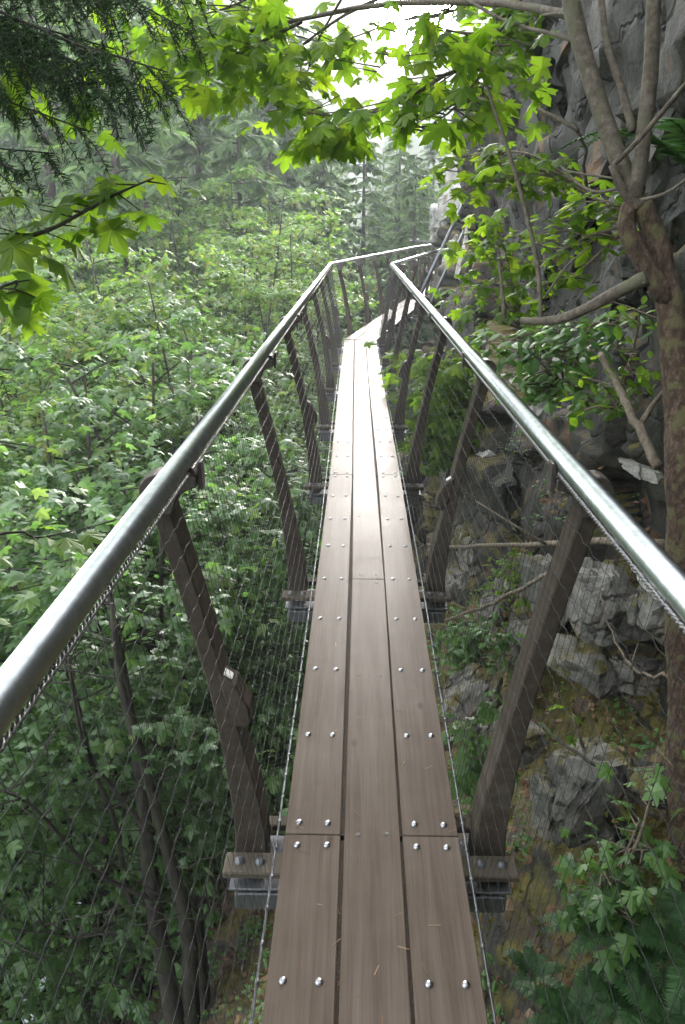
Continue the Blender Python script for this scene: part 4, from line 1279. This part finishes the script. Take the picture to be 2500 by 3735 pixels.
for nm, m_, mt, ti in (('trunk', w, 'bark_dark', False), ('foliage', f, 'leaf_near', True)):
    o = m_.build(nm, M[mt], root, ti); o.location = -SB

# ------------------------------------------------------------------ tree on the right: flaky trunk, pale stems, overhead maple branches
rg = np.random.default_rng(21)
w1, w2, f, tas = MB(), MB(), MB(), MB()
TR = P(2520, 3735, 1.85)
def pst(mbx, pts, r0, r1, n=16, sides=10, wob=0.0):
    c = polyline([P(*q) for q in pts], n)
    mbx.tube(c, np.linspace(r0, r1, n) * (1 + wob * rg.normal(0, 1, n)), sides)
    return c
trunk = pst(w1, [(2560, 3900, 1.9), (2520, 3300, 1.95), (2500, 2700, 2.05), (2500, 2000, 2.1), (2480, 1500, 2.2), (2450, 1150, 2.25), (2400, 900, 2.3), (2340, 740, 2.3)], .068, .027, 40, 14, .06)
pst(w1, [(2440, 1100, 2.25), (2300, 870, 2.28), (2290, 780, 2.3), (2330, 680, 2.32)], .028, .02, 12, 10, .05)
pst(w2, [(2335, 760, 2.3), (2250, 560, 2.35), (2170, 330, 2.4), (2090, 40, 2.45), (2060, -200, 2.5)], .027, .022, 18, 10, .03)
pst(w2, [(2320, 720, 2.3), (2350, 480, 2.3), (2375, 250, 2.3), (2385, 0, 2.3), (2400, -300, 2.3)], .021, .017, 16, 10, .03)
pst(w2, [(2310, 480, 2.32), (2270, 330, 2.36), (2215, 160, 2.4), (2190, -40, 2.45)], .012, .009, 12, 8)
pst(w2, [(2360, 1010, 2.25), (2260, 1060, 2.3), (2150, 1120, 2.4), (2040, 1165, 2.5), (1960, 1172, 2.55), (1905, 1170, 2.6)], .021, .011, 18, 9, .03)
sh = pst(w2, [(1972, 1165, 2.55), (1965, 1000, 2.6), (1930, 820, 2.65), (1870, 600, 2.75), (1810, 420, 2.85), (1755, 250, 2.95)], .008, .006, 18, 7)
pst(w2, [(1840, 1160, 2.6), (1832, 1060, 2.62), (1822, 960, 2.66)], .008, .005, 8, 6)
pst(w2, [(1985, 1090, 2.6), (2060, 980, 2.55), (2150, 900, 2.5)], .004, .003, 8, 5)
pst(w2, [(2240, 600, 2.3), (2330, 510, 2.25), (2440, 380, 2.2), (2560, 240, 2.1)], .007, .006, 10, 6)
pst(w2, [(2235, 600, 2.3), (2270, 690, 2.3), (2340, 790, 2.3)], .011, .014, 8, 7)
pst(w2, [(2280, 680, 2.3), (2180, 700, 2.4), (2110, 670, 2.5), (2050, 610, 2.6)], .005, .003, 10, 5)
pst(w2, [(2320, 660, 2.3), (2160, 640, 2.4), (2060, 620, 2.5)], .004, .002, 8, 5)
pst(w2, [(2340, 730, 2.25), (2440, 700, 2.2), (2560, 610, 2.1)], .005, .004, 8, 5)
pst(w2, [(2110, 475, 2.6), (2030, 430, 2.65), (1965, 398, 2.7)], .007, .005, 8, 6)
pst(w2, [(2150, 165, 2.45), (2000, 120, 2.6), (1850, 80, 2.8), (1690, -10, 3.0)], .007, .005, 12, 6)
pst(w2, [(2110, 80, 2.45), (2050, 50, 2.5), (1980, 55, 2.6)], .006, .003, 8, 6)
# overhead leafy branches
lb = lambda pts, *a, **k: leafy_branch(rg, w2, f, [P(*q) for q in pts], *a, **k)
lb([(1755, 250, 2.95), (1640, 265, 3.1), (1500, 350, 3.3), (1340, 415, 3.5), (1180, 420, 3.7), (1100, 400, 3.8)], .008, 26, 2, .095, LEAF_HI, .17, .6)
lb([(2100, 60, 2.5), (1800, 10, 2.9), (1400, 15, 3.4), (1100, 70, 3.8), (850, 120, 4.2), (640, 140, 4.5), (520, 150, 4.7)], .014, 44, 3, .11, LEAF_HI, .32, .6, start=.5, spread=.11)
lb([(1500, -60, 3.3), (1250, 60, 3.6), (1050, 200, 4.0), (900, 280, 4.2)], .008, 18, 3, .105, LEAF_HI, .28, .6, start=.6, spread=.09)
lb([(1100, 80, 3.8), (900, 180, 4.1), (760, 260, 4.3), (650, 330, 4.4)], .008, 22, 3, .11, LEAF_HI, .3, .6, spread=.09)
lb([(1250, -10, 3.5), (1160, 150, 3.9), (1110, 300, 4.0), (1060, 430, 4.1)], .006, 15, 2, .10, LEAF_HI, .22, .7, start=.35, spread=.08)
lb([(1000, -60, 3.7), (850, 20, 4.0), (700, 60, 4.3), (600, 60, 4.5)], .006, 20, 3, .105, LEAF_HI, .28, .7, start=.2, spread=.08)
lb([(1400, 390, 3.5), (1250, 450, 3.8), (1150, 480, 4.0), (1080, 490, 4.1)], .005, 14, 2, .115, LEAF_HI, .15, .7)
lb([(1720, 240, 3.0), (1620, 160, 3.2), (1520, 150, 3.4), (1420, 210, 3.6), (1360, 280, 3.7)], .005, 12, 2, .07, LEAF_HI, .2, .6, spread=.07)
lb([(1700, -30, 3.0), (1600, 60, 3.2), (1480, 70, 3.4), (1330, 120, 3.6)], .005, 12, 2, .07, LEAF_HI, .2, .6, spread=.07)
lb([(1750, 280, 2.95), (1650, 400, 3.1), (1580, 450, 3.3), (1540, 480, 3.4)], .005, 12, 2, .10, LEAF_HI, .13, .6)
lb([(1800, 100, 2.9), (1740, 150, 3.0), (1700, 250, 3.2), (1710, 380, 3.3)], .006, 22, 2, .085, LEAF_HI, .2, .6)
lb([(1860, 60, 2.8), (1800, 160, 3.0), (1760, 330, 3.2), (1740, 430, 3.3)], .006, 20, 2, .08, LEAF_HI, .2, .6)
for k in range(3):   # crown above the frame
    a = P(2060, -200, 2.5)
    leafy_branch(rg, w2, f, [a + [0, 0, .2 * k], a + [-.5 + rg.normal(0, .3), rg.normal(0, .6), .8 + .2 * k], a + [-1.3 + rg.normal(0, .4), rg.normal(-.3, 1.0), 1.3 + .3 * k]], .012, 14, 4, .17, LEAF_MD, .35, .3, spread=.1)
root = empty('right_maple', tuple(TR))
root.name = 'maple_tree'
props(root, 'maple with flaky reddish trunk at the right edge, pale stems and branches arching overhead', 'tree')
for nm, m_, mt, ti in (('trunk', w1, 'bark_red', False), ('branches', w2, 'bark_grey', False), ('foliage', f, 'leaf_near', True)):
    o = m_.build({'trunk': 'trunk', 'branches': 'stem', 'foliage': 'foliage'}[nm], M[mt], root, ti); o.location = -TR

# ------------------------------------------------------------------ shrubs on the cliff
def shrub(seed, name, label, base, branches, size, shape, mat, ntw=10, nl=3, tl=.18, droop=.35, bark='twig', r0=.007, cat='shrub', spread=.05, tint=(0, 1)):
    rg_ = np.random.default_rng(seed)
    wd, lf = MB(), MB()
    b = P(*base)
    for br in branches:
        leafy_branch(rg_, wd, lf, [b] + [P(*q) for q in br], r0, ntw, nl, size, shape, tl, droop, tint, .2, spread)
    rt = empty(name, tuple(b)); props(rt, label, cat)
    for nm, m_, mt, ti in (('stem', wd, bark, False), ('foliage', lf, mat, True)):
        o = m_.build(nm, M[mt], rt, ti); o.location = -b
    return rt
shrub(31, 'vine_maple', 'bright lobed maple leaves hanging over the inner handrail below the pale rock', (1900, 1200, 5.6),
      [[(1830, 1120, 5.5), (1760, 1060, 5.5), (1700, 1010, 5.5)], [(1800, 980, 5.6), (1750, 900, 5.7), (1720, 880, 5.6)], [(1840, 900, 5.6), (1800, 820, 5.7), (1760, 790, 5.7)],
       [(1840, 1000, 5.6), (1820, 900, 5.6), (1830, 820, 5.6)], [(1820, 1170, 5.5), (1750, 1160, 5.4), (1690, 1120, 5.3)], [(1890, 1080, 5.6), (1900, 1000, 5.6), (1890, 940, 5.6)]], .10, LEAF_HI, 'leaf_near', 13, 2, .18, .4, spread=.06)
shrub(32, 'vine_maple', 'maple sprays with wide flat leaves crossing the dark cliff face', (2230, 760, 3.5),
      [[(2050, 640, 3.6), (1880, 600, 3.8), (1720, 590, 4.1), (1600, 620, 4.3)], [(2000, 640, 3.7), (1850, 650, 3.9), (1700, 680, 4.1)], [(1950, 570, 3.7), (1800, 560, 4.0), (1680, 570, 4.2)]], .09, LEAF_HI, 'leaf_near', 17, 2, .13, .3)
shrub(33, 'leafy_shrub', 'small round leaved twigs beside the tree fork on the dark rock', (2300, 820, 3.0),
      [[(2180, 780, 3.1), (2080, 810, 3.2), (1960, 900, 3.3)], [(2150, 860, 3.1), (2050, 920, 3.2)], [(2230, 740, 3.0), (2180, 740, 3.1)], [(2100, 1000, 3.2), (2010, 1030, 3.2), (1940, 1040, 3.3)]], .065, LEAF_OV, 'leaf_near', 14, 3, .1, .3)
shrub(34, 'leafy_shrub', 'green shrub growing from the rock just above the inner handrail', (2060, 1420, 4.2),
      [[(1980, 1330, 4.1), (1900, 1250, 4.1), (1830, 1230, 4.2)], [(2050, 1300, 4.0), (2120, 1260, 4.0)], [(2000, 1400, 4.0), (1900, 1400, 4.1)], [(2080, 1430, 3.9), (2160, 1440, 3.9)], [(1960, 1230, 4.2), (2010, 1180, 4.2)], [(2150, 1200, 3.9), (2230, 1180, 3.8)]], .085, LEAF_OV, 'leaf_shade', 15, 4, .15, .4)
shrub(35, 'vine_maple', 'light green maple shrub behind the third and fourth inner posts', (1720, 1620, 8.2),
      [[(1650, 1500, 8.0), (1610, 1400, 7.9), (1570, 1330, 8.0)], [(1690, 1450, 8.0), (1700, 1300, 8.0)], [(1640, 1550, 7.8), (1570, 1500, 7.8)], [(1700, 1540, 7.8), (1760, 1450, 7.8)], [(1600, 1600, 8.0), (1540, 1580, 8.2)], [(1660, 1380, 8.0), (1640, 1280, 8.0)],
       [(1560, 1400, 8.4), (1500, 1300, 8.8)], [(1680, 1600, 7.8), (1620, 1650, 7.6)]], .15, LEAF_MD, 'leaf_near', 22, 5, .32, .4, spread=.11)
shrub(36, 'leafy_shrub', 'green shrub on the rocks below the second inner post', (1720, 2420, 4.6),
      [[(1700, 2330, 4.5), (1640, 2290, 4.5)], [(1760, 2330, 4.4), (1830, 2290, 4.4)], [(1760, 2400, 4.3), (1850, 2380, 4.3)], [(1660, 2380, 4.4), (1600, 2350, 4.4)], [(1720, 2300, 4.5), (1760, 2240, 4.5)]], .075, LEAF_OV, 'leaf_shade', 14, 4, .13, .3)
shrub(37, 'leafy_shrub', 'small bright green trailing plant on the block below the dead branch', (1870, 2030, 5.0),
      [[(1840, 2090, 4.9), (1830, 2180, 4.9)], [(1900, 2080, 4.9), (1960, 2070, 4.8)], [(1860, 2130, 4.85), (1880, 2200, 4.85)], [(1930, 2050, 4.9), (1990, 2000, 4.8)]], .055, LEAF_OV, 'leaf_near', 12, 4, .09, .3)
shrub(38, 'leafy_shrub', 'maple seedlings beside the deck below the right cable', (1720, 2850, 3.0),
      [[(1700, 2740, 2.9), (1690, 2640, 2.9)], [(1750, 2740, 2.9), (1800, 2640, 2.95)], [(1740, 2780, 2.8), (1780, 2720, 2.85)], [(1700, 2820, 2.7), (1690, 2900, 2.6)], [(1800, 2600, 3.1), (1830, 2520, 3.1)]], .09, LEAF_HI, 'leaf_shade', 8, 2, .09, .35)
shrub(39, 'leafy_shrub', 'cluster of lobed green leaves on the mossy bank between post and trunk', (2220, 3330, 1.85),
      [[(2220, 3200, 1.8), (2180, 3080, 1.85)], [(2270, 3150, 1.8), (2330, 3000, 1.85)], [(2190, 3250, 1.75), (2200, 3150, 1.8)], [(2250, 3330, 1.7), (2240, 3300, 1.7)], [(2280, 3120, 1.8), (2350, 3100, 1.8)], [(2350, 3000, 1.8), (2400, 2720, 1.9)]], .06, LEAF_HI, 'leaf_shade', 10, 2, .06, .35)
shrub(40, 'leafy_shrub', 'two bright maple leaves on a thin stem in front of the dark hollow', (2140, 2760, 2.5), [[(2120, 2700, 2.4), (2090, 2620, 2.4), (2100, 2610, 2.38)]], .075, LEAF_HI, 'leaf_near', 3, 1, .03, .3)

shrub(41, 'leafy_shrub', 'small leaved sprays between the leaning broken branch and the inner handrail', (2250, 1500, 3.4),
      [[(2200, 1400, 3.3), (2120, 1380, 3.3)], [(2280, 1350, 3.2), (2330, 1280, 3.1)], [(2200, 1480, 3.2), (2110, 1500, 3.3)], [(2330, 1180, 3.1), (2300, 1120, 3.1)]], .06, LEAF_OV, 'leaf_near', 10, 3, .1, .3)
shrub(42, 'leafy_shrub', 'leafy tuft growing on the top edge of the dark rock at upper right', (1850, 150, 7.0),
      [[(1830, 90, 6.9), (1800, 30, 6.9)], [(1900, 90, 6.8), (1920, 10, 6.8)], [(1860, 60, 6.9), (1880, -60, 6.9)], [(1830, 160, 6.8), (1790, 200, 6.8)], [(1800, 120, 6.9), (1770, 160, 6.9)]], .11, LEAF_OV, 'leaf_near', 16, 4, .25, .3)
# dead branches against the rock
def deadwood(label, pts, r0, r1, mat='twig', twigs=()):
    m_ = MB()
    c = polyline([P(*q) for q in pts], 16)
    rg_ = np.random.default_rng(int(pts[0][0]))
    m_.tube(c + rg_.normal(0, .004, c.shape), np.linspace(r0, r1, 16), 8)
    b = c[0].copy()
    rt = empty('dead_branch', tuple(b)); props(rt, label, 'branch')
    o = m_.build('limb', M[mat], rt); o.location = -b
    for tw in twigs:
        m2 = MB(); cc = polyline([P(*q) for q in tw], 8); m2.tube(cc, np.linspace(r1, r1 * .4, 8), 5)
        o = m2.build('twig', M[mat], rt); o.location = -b
deadwood('long pale dead branch lying level across the rocks behind the inner posts', [(2420, 1985, 3.3), (2200, 1975, 3.8), (2000, 1985, 4.4), (1800, 1990, 4.9), (1650, 1998, 5.2), (1560, 1985, 5.4)], .022, .011, twigs=[[(1990, 1985, 4.4), (1900, 1930, 4.4), (1740, 1830, 4.6)]])
deadwood('slanting bare branch below the level one, ending at the deck edge', [(2010, 2095, 3.6), (1880, 2160, 3.9), (1750, 2220, 4.1), (1570, 2275, 4.4)], .012, .009)
deadwood('reddish forked twig hanging in front of the dark hollow', [(2500, 2480, 2.2), (2420, 2470, 2.3), (2310, 2440, 2.4), (2240, 2330, 2.5), (2190, 2180, 2.6)], .007, .003, 'twig', [[(2300, 2440, 2.4), (2310, 2400, 2.4), (2330, 2340, 2.45)]])
deadwood('thin dark branch arching over the mossy ledge', [(1980, 2650, 2.3), (2090, 2740, 2.15), (2200, 2800, 2.05), (2290, 2900, 2.0), (2400, 2980, 1.95)], .005, .008, 'bark_dark')
deadwood('leaning broken branch between the inner handrail and the flaky trunk', [(2400, 1700, 2.6), (2320, 1530, 2.8), (2260, 1420, 3.0), (2190, 1290, 3.2)], .018, .014, 'twig', [[(2330, 1560, 2.8), (2380, 1480, 2.8), (2440, 1400, 2.7)]])
deadwood('short bare twig sticking out against the dark upper rock', [(2150, 700, 3.0), (2110, 478, 2.9), (2040, 440, 2.9), (1960, 400, 2.95)], .006, .006, 'bark_grey')

# ferns
FERN = [[(nm, m_.mesh(nm, M['fern'], True)) for nm, m_ in zip(('stalk', 'frond'), make_fern(60 + k, fr, L, wd, up))] for k, (fr, L, wd, up) in enumerate([(11, .62, .085, .85), (9, .5, .075, .8), (12, .7, .09, .75)])]
FERNS = [(2330, 3640, 1.6, 0, .5, 'large dark fern in the bottom right corner'), (2520, 3480, 1.65, 2, .5, 'fern cut by the right edge above the corner fern'),
         (2100, 3760, 1.55, 1, .55, 'fern cut by the bottom edge right of the deck'), (2480, 3800, 1.45, 1, .6, 'fern cut by the bottom right corner of the picture'),
         (2560, 640, 2.6, 2, .8, 'fern hanging from the rock at the right edge beside the pale stems'), (1940, 3560, 1.7, 1, .3, 'small fern on the bank just right of the deck'),
         (2230, 3420, 1.75, 2, .42, 'fern just above the large corner fern on the mossy bank')]
for px, py, d, v, s, lab in FERNS:
    thing('fern', lab, 'fern', tuple(P(px, py, d)), FERN[v], 'sword ferns on the right bank', random.uniform(0, 6.28), s)

# herbs, moss tufts and dead leaves on the right bank
FA = CV[:-1, :-1].reshape(-1, 3); 
E1 = (CV[1:, :-1] - CV[:-1, :-1]).reshape(-1, 3); E2_ = (CV[:-1, 1:] - CV[:-1, :-1]).reshape(-1, 3)
FN = np.cross(E1, E2_); AR = np.linalg.norm(FN, axis=1); FN /= AR[:, None] + 1e-12
FN = np.where(FN[:, 2:3] < 0, -FN, FN)
def on_bank(rg_, n, ylo, yhi, zlo, zhi, minz):
    ok = (FA[:, 1] > ylo) & (FA[:, 1] < yhi) & (FA[:, 2] > zlo) & (FA[:, 2] < zhi) & (FN[:, 2] > minz)
    pr = AR * ok; pr = pr / pr.sum()
    i = rg_.choice(len(FA), n, p=pr)
    return FA[i] + E1[i] * rg_.uniform(0, 1, (n, 1)) + E2_[i] * rg_.uniform(0, 1, (n, 1)), FN[i]
rg = np.random.default_rng(77)
l = MB()
p, nn = on_bank(rg, 1200, -.5, 6, -5, .25, .3)
for q in p:
    if noise.noise(Vector(q * 1.7)) < -0.1: continue
    spray(rg, l, LEAF_OV if rg.random() < .75 else LEAF_MD, q + [0, 0, .03], (0, 0, .35), 14, .05, rg.uniform(.018, .045), .1, .4)
props(l.build('bank_herbs', M['leaf_shade'], None, True), 'small green herbs growing over the mossy bank right of the deck', 'ground cover', kind='stuff')
l = MB()
p, nn = on_bank(rg, 6500, -.5, 6, -5, .4, .35)
n = len(p); az = rg.uniform(0, 6.28, n)
put_leaves(l, LEAF_LO, p + nn * rg.uniform(.004, .02, (n, 1)), np.stack([np.cos(az), np.sin(az), rg.normal(0, .15, n)], -1), nn + rg.normal(0, .25, (n, 3)), rg.uniform(.02, .06, n), rg.uniform(0, 1, n))
props(l.build('leaf_litter', M['litter'], None, True), 'brown fallen leaves scattered on the bank right of the deck', 'leaf litter', kind='stuff')

# ------------------------------------------------------------------ haze
hz, nt, out = new_mat('valley_haze')
vol = N(nt, 'ShaderNodeVolumePrincipled')
vol.inputs['Color'].default_value = (0.9, 0.95, 0.97, 1)
vol.inputs['Density'].default_value = 0.0019
vol.inputs['Anisotropy'].default_value = 0.2
nt.links.new(vol.outputs[0], out.inputs['Volume'])
mb = MB().box((-165, -65, -16), (165, 430, 75))
props(mb.build('haze', hz), 'thin pale haze in the air of the ravine', 'haze', kind='stuff')

rg = np.random.default_rng(123)
l = MB(); n = 130
yy = 0.8 + 8.0 * rg.uniform(0, 1, n) ** 1.4
pos = np.stack([rg.uniform(-.24, .24, n), yy, np.full(n, 0.0015)], -1)
az = rg.normal(0, 1.2, n) + math.pi / 2 * rg.choice([0, 1, 2], n)
put_leaves(l, (np.array([(-.05, 0, 0), (.05, 0, 0), (.04, 1, .02), (-.04, 1, .02)]), np.array([(0, 1, 2), (0, 2, 3)])), pos, np.stack([np.cos(az), np.sin(az), np.zeros(n)], -1), np.tile([0, 0, 1.0], (n, 1)), rg.uniform(.012, .034, n), rg.uniform(.3, 1, n))
props(l.build('fallen_needles', M['litter'], None, True), 'tiny brown fallen needles scattered on the planks', 'needles', kind='stuff')

M['moss'] = leaf_mat('moss_tuft', (0.07, 0.075, 0.014), (0.15, 0.135, 0.02), (1.2, 1.2, 0.6), 0.3, 0.8, 0.1, (0.24, 0.17, 0.025))
l = MB()
p, nn = on_bank(rg, 26000, .3, 4.5, -3, .3, .25)
keep = np.array([noise.fractal(Vector(q * 2.3), .8, 2.0, 3) > 0.06 for q in p])
p, nn = p[keep], nn[keep]; n = len(p)
put_leaves(l, (np.array([(-.3, 0, 0), (.3, 0, 0), (0, 1, 0)]), np.array([(0, 1, 2)])), p - nn * .004, nn + rg.normal(0, .55, (n, 3)), rg.normal(0, 1, (n, 3)), rg.uniform(.012, .032, n), rg.uniform(0, 1, n))
props(l.build('moss', M['moss'], None, True), 'yellow-green moss cushions on the bank right of the deck', 'moss', kind='stuff')
